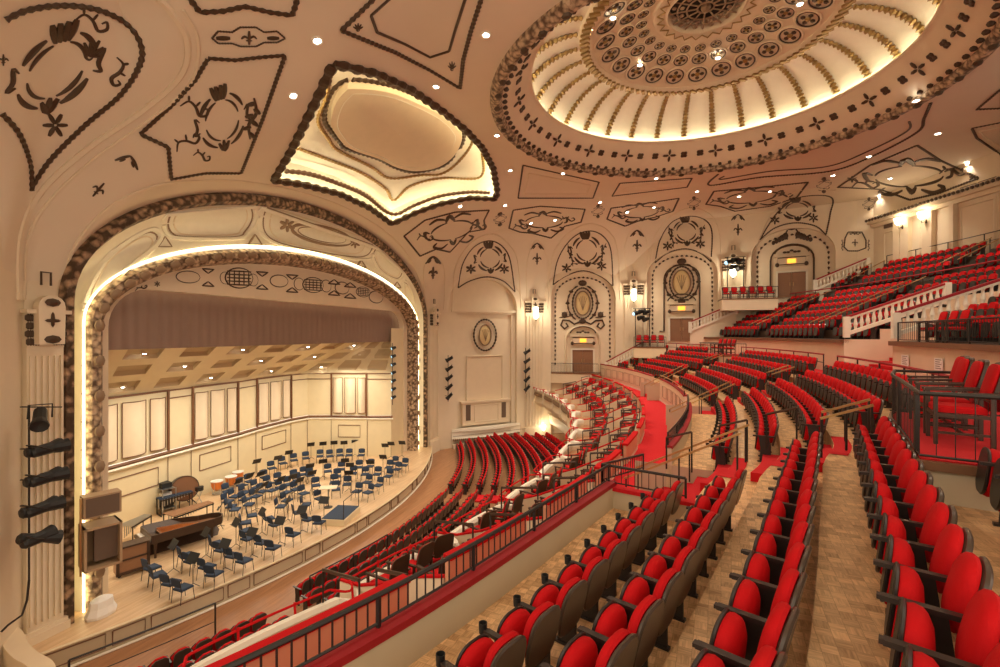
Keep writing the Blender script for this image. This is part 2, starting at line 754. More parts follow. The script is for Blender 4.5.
def wall_frame(i):
    a, b = FARP[i], FARP[i + 1]
    A, B = Vector((a[0], a[1], 0)), Vector((b[0], b[1], 0))
    t = (B - A).normalized()
    n = Vector((t.y, -t.x, 0))
    L = (B - A).length
    return A, B, t, n, L


NICHE = {0: (3.15, 2.4, 4.95, 0.5), 1: (3.1, 3.5, 5.9, 0.45), 2: (3.05, 5.4, 7.7, 0.45), 3: (3.0, 6.6, 8.8, 0.45)}
ZB = -10.4


def wall_pt(i, s, z, d=0.0):
    A, B, t, n, L = wall_frame(i)
    return A + t * (L / 2 + s) + n * d + Vector((0, 0, z))


def side_wall(i, zb, m='plaster', mirror=False):
    """wall of bay i; s runs from the bay's middle, d inward"""
    A, B, t, n, L = wall_frame(i)
    mb = MB().use(m)

    def P(s, z, d=0.0):
        p = wall_pt(i, s, z, d)
        if mirror:
            p.y = 2 * YC - p.y
        return p
    ztop = 11.5
    H = L / 2
    if i in NICHE:
        w_, zs, za, dep = NICHE[i]
        K = 24
        ss = [-w_ * math.cos(PI * k / K) for k in range(K + 1)]
        arch = [(s, zs + (za - zs) * math.sqrt(max(0, 1 - (s / w_) ** 2))) for s in ss]
        mb.add([P(-H, zb), P(-w_, zb), P(-w_, ztop), P(-H, ztop)], [(0, 1, 2, 3)])
        mb.add([P(w_, zb), P(H, zb), P(H, ztop), P(w_, ztop)], [(0, 1, 2, 3)])
        mb.grid([[P(s, z) for s, z in arch], [P(s, ztop) for s, z in arch]])
        outl = [(-w_, zb)] + arch + [(w_, zb)]
        mb.grid([[P(s, z) for s, z in outl], [P(s, z, -dep) for s, z in outl]])
        mb.grid([[P(s, zb, -dep) for s, z in arch], [P(s, z, -dep) for s, z in arch]])
    else:
        mb.add([P(-H, zb), P(H, zb), P(H, ztop), P(-H, ztop)], [(0, 1, 2, 3)])
    WALLF.extend([tuple(k + len(WALLV) for k in f) for f in mb.f])
    WALLV.extend(mb.v)
    return mb


for i, nm in enumerate(['wall_splay', 'wall_side_front', 'wall_side_middle', 'wall_side_rear', 'wall_corner', 'wall_rear', 'wall_rear_middle']):
    struct(side_wall(i, ZB, 'plaster' if i < 5 else 'plaster'), nm)
struct(side_wall(0, ZB, mirror=True), 'wall_splay_opposite')
# proscenium wall beside the arch
PC = 22.9


def arch_curve(hw, zs, rise, x, n=48, zb=-9.3, power=2.0, c=22.45):
    pts = [Vector((x, c - hw, zb)), Vector((x, c - hw, (zb + zs) / 2))]
    for k in range(n + 1):
        a = PI * k / n
        cs = math.cos(a)
        sn = math.sin(a)
        yy = -hw * (abs(cs) ** (2 / power)) * (1 if cs > 0 else -1)
        pts.append(Vector((x, c + yy, zs + rise * (abs(sn) ** (2 / power)))))
    pts += [Vector((x, c + hw, (zb + zs) / 2)), Vector((x, c + hw, zb))]
    return pts


mb = MB().use('plaster')
c0 = arch_curve(12.55, 1.0, 6.0, -18.0)
top = [Vector((-18.0, p.y, 11.0)) for p in c0]
for sgn in (-1, 1):
    y0, y1 = 22.45 + sgn * 12.55, (9.0 if sgn < 0 else 36.8)
    mb.add([(-18, y0, ZB), (-18, y1, ZB), (-18, y1, 11), (-18, y0, 11)], [(0, 1, 2, 3)])
mb.grid([c0[2:-2], top[2:-2]])
WALLF.extend([tuple(k + len(WALLV) for k in f) for f in mb.f])
WALLV.extend(mb.v)
struct(mb, 'wall_proscenium')
BV_WALL = BVHTree.FromPolygons([tuple(v) for v in WALLV], WALLF)

# ------------------------------------------------------------------ proscenium arch
pr = thing('proscenium_arch', (-18.6, 22.75, -9.3), 'tall gilded proscenium arch framing the concert stage with glowing inner cove', 'arch')
b = MB()
b.grid([arch_curve(12.65, 1.0, 6.1, -17.93), arch_curve(12.52, 1.0, 5.98, -17.75), arch_curve(12.3, 1.0, 5.65, -17.75),
        arch_curve(12.2, 1.0, 5.5, -17.98)])
b.build('foliage_border', pr, True, 'foliage_dark')['label'] = 'dark carved foliage border'
b = MB()
prof = []
for k in range(9):
    t = k / 8
    hw = 12.2 + (11.72 - 12.2) * t
    zs = 1.0 + (0.35 - 1.0) * t
    ap = 6.5 + (4.45 - 6.5) * t
    x = -17.98 - .62 * math.sin(t * PI) - .2 * t
    prof.append(arch_curve(hw, zs, ap - zs, x, c=22.45 - .1 * t))
b.grid(prof)
coveband = b.build('cream_cove', pr, True, 'white_paint')
ARCHV, ARCHF = list(b.v), list(b.f)
b = MB()
b.grid([arch_curve(11.66, 0.35, 4.02, -18.2, c=22.35), arch_curve(11.52, 0.3, 3.92, -18.0, c=22.33), arch_curve(11.3, 0.25, 3.75, -17.95, c=22.32),
        arch_curve(11.12, 0.2, 3.55, -18.1, c=22.3), arch_curve(11.0, 0.2, 3.45, -18.7, c=22.3)])
b.build('inner_border', pr, True, 'foliage_light')['label'] = 'shell beaded inner border'
# the shells set along the inner border
shell_path = arch_curve(11.33, 0.27, 3.77, -17.93, 64, c=22.32)
dense = lin(shell_path, 8)
acc = 0
last = dense[0]
g = MB()
g.ball((0, 0, 0), 0.19, None, 8, 5, (0.85, 1.15, 0.55))
sh0 = None
for k in range(1, len(dense)):
    acc += (dense[k] - last).length
    last = dense[k]
    if acc > 0.62:
        acc = 0
        t = (dense[k] - dense[k - 1]).normalized()
        side = Vector((1, 0, 0)).cross(t)
        M = Matrix.Translation(dense[k]) @ Matrix((side, t, Vector((1, 0, 0)))).transposed().to_4x4()
        if sh0 is None:
            sh0 = g.build('shell_boss', None, True, 'antique')
            o = sh0
        else:
            o = sh0.copy()
            C.objects.link(o)
        o.parent = pr
        o.matrix_basis = Matrix.Translation(-pr.location) @ M
b = MB()
b.tube(arch_curve(11.72, 0.38, 4.14, -18.12, 48, c=22.35), 0.035, 6)
b.build('light_strip', pr, True, 'strip')['label'] = 'glowing warm light strip'
# flat header panel behind the beads, its lower edge nearly level with rounded corners
oc = 22.3
hw, ztop, rr = 10.55, 1.72, 1.5
low = []
up = arch_curve(11.3, 0.25, 3.6, -18.72, 48, c=22.3)
for p in up:
    dy = p.y - 22.3
    f = dy / 11.3
    y = oc + f * hw
    e = hw - abs(y - oc)
    if e >= rr:
        z = ztop
    else:
        z = ztop - rr + math.sqrt(max(0, rr * rr - (rr - e) ** 2))
    if abs(f) > 0.999:
        z = min(p.z, ztop - rr)
    low.append(Vector((-18.72, y, z)))
b = MB()
b.grid([up, low, [p + Vector((-0.4, 0, 0)) for p in low]])
hd = b.build('header_panel', pr, False, 'plaster')
BV_HEAD = BVHTree.FromPolygons([tuple(v) for v in b.v], b.f)
BV_ARCH = BVHTree.FromPolygons([tuple(v) for v in ARCHV], ARCHF)

# house curtain drawn up across the top of the opening
b = MB()
rws = []
for z in (1.9, 0.5, -0.62):
    rws.append([Vector((-19.45 + 0.035 * math.sin(k * 1.9), 11.6 + 22.1 * k / 160, z)) for k in range(161)])
b.grid(rws)
b.grid([rws[-1], [p + Vector((-0.12, 0, 0.02)) for p in rws[-1]], [p + Vector((-0.12, 0, 2.5)) for p in rws[-1]]])
cur = b.build('stage_curtain', None, True, 'curtain')
tag(cur, 'raised mauve brown house curtain hanging across the top of the stage opening', 'curtain')

# ------------------------------------------------------------------ stage floor, apron, shell
ZS = -9.3
ZO = -10.05


def apron_x(y):
    u = (y - 21.5) / 12.6
    return -14.1 - 2.9 * u * u


b = MB()
ys = [7.5 + 29.5 * k / 60 for k in range(61)]
b.grid([[Vector((-29.5, y, ZS)) for y in ys], [Vector((-18, y, ZS)) for y in ys], [Vector((apron_x(y), y, ZS)) for y in ys]])
sf = struct(b, 'floor_stage', m='stage_boards')
ap = MB()
ap.use('tan_wall')
ap.grid([[Vector((apron_x(y), y, ZS)) for y in ys], [Vector((apron_x(y), y, ZO)) for y in ys]])
apo = struct(ap, 'trim_stage_front')
# frames on the apron face
fr = MB().use('wood_edge')
P_ = [Vector((apron_x(y) + 0.03, y, ZS - 0.03)) for y in ys]
fr.use('shell_wood').tube(P_, 0.045, 5)
for k in range(0, 60):
    y = 8.2 + 0.95 * k * 0.5
    if y > 36:
        break
yy = 8.0
k = 0
while yy < 35:
    wv = 2.3 if k % 2 == 0 else 0.95
    y1 = yy + wv
    q = [Vector((apron_x(yy + .08) + .02, yy + .08, ZS - .14)), Vector((apron_x(y1 - .08) + .02, y1 - .08, ZS - .14)),
         Vector((apron_x(y1 - .08) + .02, y1 - .08, ZO + .16)), Vector((apron_x(yy + .08) + .02, yy + .08, ZO + .16))]
    fr.use('wood_edge').tube(lin(q, 1, True), 0.022, 4)
    yy = y1
    k += 1
fr.use('white_paint').tube([Vector((apron_x(y) + 0.06, y, ZO + 0.03)) for y in ys], 0.05, 5)
struct(fr, 'trim_stage_panels')

# orchestra shell: a faceted wall, lower wall plain, upper wall of bowed panels
SHW = [(-20.2, 12.2), (-24.3, 14.4), (-24.6, 18.3), (-24.7, 19.7), (-24.9, 23.0), (-25.2, 24.7), (-25.4, 28.1), (-25.1, 29.5), (-23.4, 30.1), (-20.7, 30.8), (-19.0, 31.4)]
PANELED = {1, 3, 5, 8}


def shell_h(x):
    return -3.35 + 0.9 * (x + 27.3) / 8


lw = MB().use('shell_wood')
ceilp = []
for (x0, y0), (x1, y1) in zip(SHW[:-1], SHW[1:]):
    lw.add([(x0, y0, ZS), (x1, y1, ZS), (x1, y1, -6.35), (x0, y0, -6.35)], [(0, 1, 2, 3)])
lw.add([(-19.0, 31.4, ZS), (-18.72, 33.8, ZS), (-18.72, 33.8, .4), (-19.0, 31.4, .4)], [(0, 1, 2, 3)])
struct(lw, 'wall_stage_shell')
ld = MB().use('wood_edge')
pl = [Vector((x, y, -6.32)) for x, y in SHW]
ld.tube([p + Vector((0.1, 0, 0.02)) for p in pl], 0.09, 4)
ld.use('white_paint').tube([p + Vector((0.16, 0, -0.14)) for p in pl], 0.07, 4)
for (x0, y0), (x1, y1) in zip(SHW[:-1], SHW[1:]):
    a, c = Vector((x0, y0, 0)), Vector((x1, y1, 0))
    t = (c - a).normalized()
    n = Vector((t.y, -t.x, 0))
    L = (c - a).length
    ld.use('wood_edge').tube([a + n * .03 + Vector((0, 0, ZS)), a + n * .03 + Vector((0, 0, -6.4))], 0.02, 4)
    if SHW.index((x0, y0)) not in PANELED:
        continue
    q = [a + t * .55 * 1.0 + n * .03, a + t * (L - .55) + n * .03]
    z0, z1 = -7.85, -6.95
    rect = [q[0] + Vector((0, 0, z0)), q[1] + Vector((0, 0, z0)), q[1] + Vector((0, 0, z1)), q[0] + Vector((0, 0, z1))]
    ld.use('wood_edge').tube(lin(rect, 1, True), 0.03, 4)
struct(ld, 'trim_shell_ledge')
# upper panels, each a hung unit
k = -1
PNM = iter(('leftmost of the four', 'second from the left', 'left of the wall corner', 'on the right return wall'))
for (x0, y0), (x1, y1) in zip(SHW[:-1], SHW[1:]):
    k += 1
    a, c = Vector((x0, y0, 0)), Vector((x1, y1, 0))
    t = (c - a).normalized()
    n = Vector((t.y, -t.x, 0))
    L = (c - a).length
    za, zb = -6.2, -3.0
    f = MB().use('shell_wood')
    f.grid([[a + n * .02 + Vector((0, 0, za)), c + n * .02 + Vector((0, 0, za))], [a + n * .02 + Vector((0, 0, zb)), c + n * .02 + Vector((0, 0, zb))]])
    if k not in PANELED:
        f.use('wood_edge').bar(a + n * .06 + Vector((0, 0, zb - .45)), c + n * .06 + Vector((0, 0, zb - .45)), .05, .06)
        f.bar(a + n * .06 + Vector((0, 0, zb - .03)), c + n * .06 + Vector((0, 0, zb - .03)), .06, .08)
        struct(f, 'wall_shell_upper')
        continue
    sp = thing('shell_panel', a + t * L / 2 + Vector((0, 0, -6.2)), 'tall cream stage shell panel with three bowed fields, ' + next(PNM), 'panel', 'stage shell wall panels')
    f.build('backing', sp)
    for u0, u1 in ((0.06, 0.32), (0.38, 0.68), (0.74, 0.95)):
        g = MB().use('cream')
        rws = []
        for j in range(9):
            u = u0 + (u1 - u0) * j / 8
            bow = 0.22 * math.sin(PI * j / 8)
            p = a + t * (L * u) + n * (0.06 + bow)
            rws.append([p + Vector((0, 0, za + .2)), p + Vector((0, 0, zb - .35))])
        g.grid(rws)
        for e in (0, -1):
            g.use('wood_edge').tube([rws[e][0] + n * .02, rws[e][1] + n * .02], 0.022, 4)
        g.tube([r[0] + n * .02 for r in rws], 0.022, 4)
        g.tube([r[1] + n * .02 for r in rws], 0.022, 4)
        g.build('bowed_field', sp, True)
    f = MB().use('wood_edge')
    f.bar(a + t * .04 + n * .1 + Vector((0, 0, za)), a + t * .04 + n * .1 + Vector((0, 0, zb)), .09, .1)
    f.bar(c - t * .04 + n * .1 + Vector((0, 0, za)), c - t * .04 + n * .1 + Vector((0, 0, zb)), .09, .1)
    f.bar(a + n * .1 + Vector((0, 0, zb - .02)), c + n * .1 + Vector((0, 0, zb - .02)), .08, .1)
    f.build('edge_trim', sp)
# shell ceiling: sloping coffered canopy, rising toward the hall
cl = MB().use('shell_wood')
FRY = [11.4, 12.9, 17.5, 19.3, 23.2, 25.3, 29.3, 31.0, 31.9, 33.0, 34.0]
SCUM = [0]
for (x0, y0), (x1, y1) in zip(SHW[:-1], SHW[1:]):
    SCUM.append(SCUM[-1] + math.hypot(x1 - x0, y1 - y0))


def cpt(i, u, dz=0.0):
    """point of the canopy: i along the wall 0..8, u 0 back .. 1 front"""
    q = i / 8 * SCUM[-1]
    k = max(j for j in range(len(SHW) - 1) if SCUM[j] <= q + 1e-6)
    f = (q - SCUM[k]) / (SCUM[k + 1] - SCUM[k])
    bx = SHW[k][0] + (SHW[k + 1][0] - SHW[k][0]) * f
    by = SHW[k][1] + (SHW[k + 1][1] - SHW[k][1]) * f
    fy = FRY[k] + (FRY[k + 1] - FRY[k]) * f
    zb_, zf = -3.0, 0.2
    return Vector((bx + (-19.75 - bx) * u, by + (fy - by) * u, zb_ + (zf - zb_) * (u ** 0.9) + dz))


cells = []
NI, NU = 11, 4
for i in range(NI):
    for u in range(NU):
        i0, i1 = i * 8 / NI, (i + 1) * 8 / NI
        u0, u1 = u / NU, (u + 1) / NU
        e, g_ = (i1 - i0) * .2, (u1 - u0) * .2
        o = [cpt(i0, u0), cpt(i1, u0), cpt(i1, u1), cpt(i0, u1)]
        q = [cpt(i0 + e, u0 + g_), cpt(i1 - e, u0 + g_), cpt(i1 - e, u1 - g_), cpt(i0 + e, u1 - g_)]
        r = [p + Vector((0, 0, .22)) for p in q]
        for k in range(4):
            l = (k + 1) % 4
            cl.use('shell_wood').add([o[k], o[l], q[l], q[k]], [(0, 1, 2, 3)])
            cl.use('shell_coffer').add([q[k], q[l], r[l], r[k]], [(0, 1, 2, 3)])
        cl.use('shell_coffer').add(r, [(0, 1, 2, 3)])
        if (i + u) % 2 == 0 and 0 < i < 10:
            cells.append(((cpt(i0, u0) + cpt(i1, u1)) / 2, i, u))
struct(cl, 'ceiling_stage_shell')
dl0 = thing('stage_downlight', (0, 0, 0), None, None)
g = MB().use('white_paint')
g.lathe([(0.0, 0.06), (0.13, 0.06), (0.15, 0.0)], 10)
lpart(g, 'housing', dl0)
g = MB().use('bulb')
g.lathe([(0.11, 0.03), (0.06, -0.03), (0.005, -0.05)], 10)
lpart(g, 'bulb', dl0)
for k, (p, ci, cu) in enumerate(cells):
    o = dl0 if k == 0 else copy_tree(dl0)
    o.location = p + Vector((0, 0, .02))
    tag(o, 'round stage shell downlight, coffer row %s from the back, %s from the left' % (ORD[cu], ORD[ci]), 'light', 'stage shell downlights')
# ------------------------------------------------------------------ the dome
dome = thing('ceiling_dome', (DCX, DCY, 10.3), None, None)
dome['kind'] = 'structure'


def dlathe(prof, name, m, seg=96, smooth=True):
    b = MB().use(m)
    b.lathe([(r, z - 10.3) for r, z in prof], seg, cap=False)
    return lpart(b, name, dome, smooth)


dlathe([(9.65, 10.42), (9.62, 10.25), (9.45, 10.12), (9.25, 10.12), (9.12, 10.28), (9.1, 10.45)], 'leaf_border', 'foliage_light', 128)
dlathe([(9.12, 10.4), (8.95, 10.5), (8.85, 10.62), (8.8, 10.66), (7.95, 11.55), (7.9, 11.62), (7.78, 11.66), (7.75, 11.75), (7.9, 11.8), (8.35, 11.62)], 'sloping_ring', 'plaster')
WHP = []
for k in range(13):
    t = k / 12
    WHP.append((8.35 - 2.95 * (1 - math.cos(t * PI / 2)) ** 0.9 if t > 0 else 8.35, 11.6 + 2.05 * math.sin(t * PI / 2)))
dlathe(WHP, 'white_vault', 'white_paint')
dlathe([(8.15, 11.72), (8.1, 11.78), (8.02, 11.72), (8.1, 11.66), (8.15, 11.72)], 'light_strip', 'dome_strip')
# rope ring
b = MB().use('plaster')
b.lathe([(5.62, 3.42), (5.55, 3.2), (5.2, 3.15), (5.05, 3.3), (5.05, 3.45)], 96, cap=False)
lpart(b, 'ring_bed', dome, True)
b = MB()
for k in range(96):
    a = 2 * PI * k / 96
    p0 = Vector((math.cos(a) * 5.52, math.sin(a) * 5.52, 3.14))
    p1 = Vector((math.cos(a + .05) * 5.15, math.sin(a + .05) * 5.15, 3.1))
    b.bar(p0, p1, 0.17, 0.1)
lpart(b, 'rope_ring', dome, False, 'gilt')


def dz(r):
    return 3.25 + 1.15 * (1 - (r / 5.2) ** 2) ** 0.9 if r < 5.2 else 3.25


b = MB().use('plaster')
b.lathe([(r, dz(r)) for r in (5.15, 4.8, 4.4, 4.0, 3.5, 3.0, 2.6, 2.2)], 96, cap=False)
lpart(b, 'inner_saucer', dome, True)
# ribs
ribs = []
g = MB()
pts = []
for k in range(2, 12):
    r, z = WHP[k][0], WHP[k][1]
    pts.append(Vector((r - 0.06, 0, z - 10.3 - 0.05)))
pts = catmull(pts, 5)
g.tube(pts, [0.15 * (0.75 + 0.35 * math.sin(i * 1.9)) * (1.25 - .5 * i / len(pts)) for i in range(len(pts))], 6)
rib0 = lpart(g, 'rib', dome, False, 'gilt')
NR = 32
for k in range(NR):
    o = rib0 if k == 0 else rib0.copy()
    if k:
        C.objects.link(o)
        o.parent = dome
    o.rotation_euler = (0, 0, 2 * PI * (k + .3) / NR)
# rosettes
rng = []
for ri, (r, rad) in enumerate(((4.4, 0.53), (3.45, 0.40), (2.75, 0.28))):
    g = MB().use('plaster')
    g.tube([Vector((math.cos(a) * rad, math.sin(a) * rad, 0)) for a in [2 * PI * q / 20 for q in range(20)]], rad * .11, 5, True)
    g.use('bronze').tube([Vector((math.cos(a) * rad * .82, math.sin(a) * rad * .82, 0)) for a in [2 * PI * q / 20 for q in range(20)]], rad * .07, 4, True)
    g.use('gilt').ball((0, 0, 0), rad * .26, None, 8, 4, (1, 1, .5))
    for q in range(4):
        a = q * PI / 2
        g.use('bronze').ball((math.cos(a) * rad * .42, math.sin(a) * rad * .42, 0), rad * .22, None, 6, 4, (1, 1, .4))
    o0 = lpart(g, 'rosette', dome)
    for k in range(24):
        o = o0 if k == 0 else o0.copy()
        if k:
            C.objects.link(o)
            o.parent = dome
        a = 2 * PI * (k + .5 * 0) / 24
        tilt = math.atan2(dz(r - .2) - dz(r + .2), .4)
        o.location = (math.cos(a) * r, math.sin(a) * r, dz(r) - 0.05)
        o.rotation_euler = Matrix.Rotation(a, 4, 'Z').to_3x3().to_4x4().to_euler() if False else (0, tilt, a)
# oculus
b = MB().use('plaster')
b.lathe([(2.3, dz(2.3) + .05), (2.22, dz(2.2) - .12), (2.12, dz(2.2) - .12), (1.72, dz(2.2) - .02), (1.62, dz(2.2) - .1), (1.56, dz(2.2)), (1.56, dz(2.2) + .5)], 64, cap=False)
lpart(b, 'oculus_collar', dome, True)
b = MB()
zz = []
for k in range(49):
    a = 2 * PI * k / 48
    r = 2.08 if k % 2 else 1.78
    zz.append(Vector((math.cos(a) * r, math.sin(a) * r, dz(2.2) - .12)))
b.tube(zz, 0.035, 4)
lpart(b, 'zigzag_trim', dome, False, 'gilt')
b = MB().use('black')
b.lathe([(1.6, dz(2.2) + .5), (0.01, dz(2.2) + .5)], 32, cap=False)
lpart(b, 'dark_opening', dome)
b = MB()
zg = dz(2.2) + .05
for rr in (0.35, 0.8, 1.2):
    b.tube([Vector((math.cos(a) * rr, math.sin(a) * rr, zg)) for a in [2 * PI * q / 32 for q in range(32)]], 0.045, 4, True)
for k in range(12):
    a = 2 * PI * k / 12
    b.tube([Vector((math.cos(a) * r, math.sin(a) * r, zg)) for r in (.35, 1.56)], 0.04, 4)
    for r in (1.02, 1.38):
        b.ball((math.cos(a + .26) * r, math.sin(a + .26) * r, zg), 0.12, None, 6, 4, (1, 1, .4))
b.ball((0, 0, zg), 0.22, None, 8, 5)
lpart(b, 'oculus_grille', dome, False, 'antique')


def ring_pt(r, a, lift=0.04):
    """point of the sloping ring"""
    z = 10.66 + (11.55 - 10.66) * (8.8 - r) / 0.85 - 10.3
    return Vector((math.cos(a) * r, math.sin(a) * r, z - lift))


# crosses and square leaves on the sloping ring, dentils and leaf bosses round it
g = MB()
u = 0.40
c_ = ring_pt(8.38, 0)
e1 = Vector((0, 1, 0))
e2 = (ring_pt(8.1, 0) - ring_pt(8.6, 0)).normalized()
nr_ = e1.cross(e2)
if nr_.z > 0:
    nr_ = -nr_
Mx = Matrix((e1, e2, nr_)).transposed().to_4x4()
Mx.translation = c_
for q in range(4):
    a = q * PI / 2
    g.ball((math.cos(a) * u * .55, math.sin(a) * u * .55, 0), u * .5, Mx @ Matrix.Rotation(0, 4, 'Z'), 6, 4, (1.0 if q % 2 == 0 else .42, .42 if q % 2 == 0 else 1.0, .3))
cr0 = lpart(g, 'cross', dome, False, 'bronze')
g = MB()
for q in range(4):
    a = q * PI / 2 + PI / 4
    g.ball((math.cos(a) * .11, math.sin(a) * .11, 0), .12, Mx, 6, 4, (1, 1, .35))
lf0 = lpart(g, 'square_leaf', dome, False, 'bronze')
NCR = 20
for k in range(NCR):
    a = 2 * PI * (k + .5) / NCR
    o = cr0 if k == 0 else cr0.copy()
    if k:
        C.objects.link(o)
        o.parent = dome
    o.rotation_euler = (0, 0, a)
    for sgn in (-1, 1):
        o = lf0 if (k == 0 and sgn < 0) else lf0.copy()
        if not (k == 0 and sgn < 0):
            C.objects.link(o)
            o.parent = dome
        o.rotation_euler = (0, 0, a + sgn * 0.102)
g = MB()
for k in range(104):
    a = 2 * PI * k / 104
    M = Matrix.Rotation(a, 4, 'Z') @ Matrix.Translation((8.98, 0, .12))
    g.ball((0, 0, 0), 0.13, M, 6, 4, (1.0, .9, .8))
lpart(g, 'dentil_course', dome, False, 'bronze')
g = MB()
for k in range(52):
    a = 2 * PI * (k + .5) / 52
    M = Matrix.Rotation(a, 4, 'Z') @ Matrix.Translation((9.32, 0, -.2))
    g.ball((0, 0, 0), 0.2, M, 6, 4, (.8, 1.0, .5))
lpart(g, 'leaf_bosses', dome, False, 'bronze')
# ------------------------------------------------------------------ plaster ornament
BVHS = {'c': [BV_FULL, BV_WALL], 'k': [BV_COF, BV_FULL], 'w': [BV_WALL, BV_FULL], 'a': [BV_ARCH, BV_HEAD], 'h': [BV_HEAD]}


def hit(px, py, key):
    best, bn, bd = None, None, 1e9
    for bv in BVHS[key]:
        q, n = cast(bv, px, py)
        if q is not None:
            if key == 'k':
                return q, n
            if q.length < bd:
                best, bn, bd = q, n, q.length
    return best, bn


def hit_path(pts, key, lift=0.02):
    P, N = [], []
    for p in pts:
        q, n = hit(p[0], p[1], key)
        if q is not None:
            P.append(q + n * lift)
            N.append(n)
    return P, N


def resamp(P, N, step):
    out, on = [P[0]], [N[0]]
    acc = 0
    for i in range(1, len(P)):
        seg = (P[i] - P[i - 1]).length
        if seg > 3.0:
            continue
        k = 0
        while acc + seg - k * step >= step * (1):
            k += 1
            t = (k * step - acc) / seg if seg > 0 else 0
            if t > 1:
                break
            out.append(P[i - 1].lerp(P[i], t))
            on.append(N[i - 1])
        acc = (acc + seg) - k * step
    return out, on


def molding(mb, px, key, r=0.09, closed=False, smooth=False, beads=True, m=None):
    pts = [Vector((x, y, 0)) for x, y in px]
    pts = catmull(pts, 8, closed) if smooth else lin(pts, 8, closed)
    P, N = hit_path(pts, key, 0.015)
    if len(P) < 3:
        return
    P, N = resamp(P, N, r * 1.05)
    if m:
        mb.use(m)
    rad = [r * (0.62 if (i % 2 and beads) else 1.0) for i in range(len(P))]
    mb.tube(P, rad, 5, False, 0.7, N)


def strokes(mb, pat, key, c, ux, uy=None, s=1.0, m=None):
    """pattern in unit coordinates put on the surface under the affine frame c, ux, uy (pixels)"""
    c, ux = Vector((*c, 0)), Vector((*ux, 0))
    uy = Vector((*uy, 0)) if uy else Vector((-ux.y, ux.x, 0))
    if m:
        mb.use(m)
    q0, n0 = hit(c.x, c.y, key)
    q1, n1 = hit(c.x + ux.x * .5, c.y + ux.y * .5, key)
    q2, n2 = hit(c.x + uy.x * .5, c.y + uy.y * .5, key)
    if q0 is None or q1 is None:
        return
    unit = (q1 - q0).length * 2 * s
    if q2 is not None:
        unit = min(unit, 1.6 * (q2 - q0).length * 2 * s)
    for pts, wd in pat:
        L = [c + ux * x + uy * y for x, y in pts]
        if len(L) > 2:
            L = catmull(L, 4)
        else:
            L = lin(L, 4)
        P, N = hit_path(L, key, 0.012)
        if len(P) < 2 or any((a - b_).length > 2.5 * unit + .5 for a, b_ in zip(P[:-1], P[1:])):
            continue
        n = len(P)
        rad = [max(0.006, wd * unit * (0.35 + 0.65 * math.sin(PI * (i + .6) / (n + .2)))) for i in range(n)]
        mb.tube(P, rad, 5, False, 0.55, N)


def arc(cx, cy_, r, a0, a1, n=7, ry=None):
    ry = ry or r
    return [(cx + r * math.cos(a0 + (a1 - a0) * k / (n - 1)), cy_ + ry * math.sin(a0 + (a1 - a0) * k / (n - 1))) for k in range(n)]


def mirror(pat):
    return pat + [([(-x, y) for x, y in p], w_) for p, w_ in pat]


# y of the patterns points down the picture
FLEUR = mirror([([(0.05, .1), (.5, -.25), (.85, .1)], .16)]) + [([(0, .9), (0, -1)], .2), ([(-.35, .35), (.35, .35)], .12)]
ROSE = [([(0.12 * math.cos(a), 0.12 * math.sin(a)), (math.cos(a), math.sin(a))], .2) for a in [k * PI / 3 + .5 for k in range(6)]]
PALM = [([(0, .5), (0.9 * math.sin(a), .5 - 1.3 * math.cos(a))], .17) for a in (-1.1, -.6, 0, .6, 1.1)] + [(arc(0, .5, .25, 0, 2 * PI, 7), .14)]
SCROLL = [([(-1, .3), (-.6, -.25), (0, -.1), (.5, .35), (.95, .1), (.8, -.3), (.55, -.1)], .12), ([(-.6, -.25), (-.75, -.6)], .09),
          ([(0, -.1), (.15, -.55)], .09)]
SPRAY = [([(-1, 0), (-.3, -.25), (.3, 0), (1, -.2)], .07)] + \
        [([(x, -.12), (x + .2, -.42 if k % 2 else .25)], .1) for k, x in enumerate((-.8, -.5, -.2, .1, .4, .7))]
CHEV = mirror([([(0, -.9), (.45, -.45), (.95, .25)], .14), ([(.25, -.35), (.6, .15)], .1)])


def cartouche(rx=.55, ry=.6):
    p = []
    p += [(arc(0, 0, rx, .25, PI / 2 - .2, 6, ry), .05)]
    p += [(arc(0, 0, rx, -PI / 2 + .3, -.2, 6, ry), .05)]
    p += [(arc(0, 0, rx * 1.35, .45, PI / 2 - .3, 6, ry * 1.35), .07)]
    p += [(arc(0, 0, rx * 1.35, -PI / 2 + .45, -.35, 6, ry * 1.35), .07)]
    p += [([(rx * 1.35, -.12), (rx * 1.6, -.25), (rx * 1.5, .05), (rx * 1.65, .25), (rx * 1.35, .2)], .05)]
    p = mirror(p)
    p += [([(0.0 + dx * .5, -ry * 1.05), (dx, -ry * 1.75)], .09) for dx in (-.28, -.12, 0.05, .2)]
    p += [([(-.16, ry * 1.1), (0, ry * 1.5), (.16, ry * 1.1)], .09), ([(0, ry), (0, ry * 1.5)], .07)]
    return p


CART = cartouche()
CARTW = mirror([(arc(0, 0, .9, .15, PI / 2 - .1, 7, .55), .05), (arc(0, 0, .9, -PI / 2 + .15, -.2, 7, .55), .05),
                ([(.95, -.15), (1.15, -.3), (1.1, .1), (.95, .2)], .06), ([(.2, -.75), (.55, -.9), (.9, -.7)], .07),
                ([(.25, .75), (.55, .95), (.85, .75), (.7, .55)], .07)]) + [([(-.18, -.6), (0, -.95), (.18, -.6)], .1), ([(-.12, .6), (0, .85), (.12, .6)], .09)]


def shrink(px, f):
    cx = sum(p[0] for p in px) / len(px)
    cy_ = sum(p[1] for p in px) / len(px)
    return [(cx + (x - cx) * f, cy_ + (y - cy_) * f) for x, y in px]


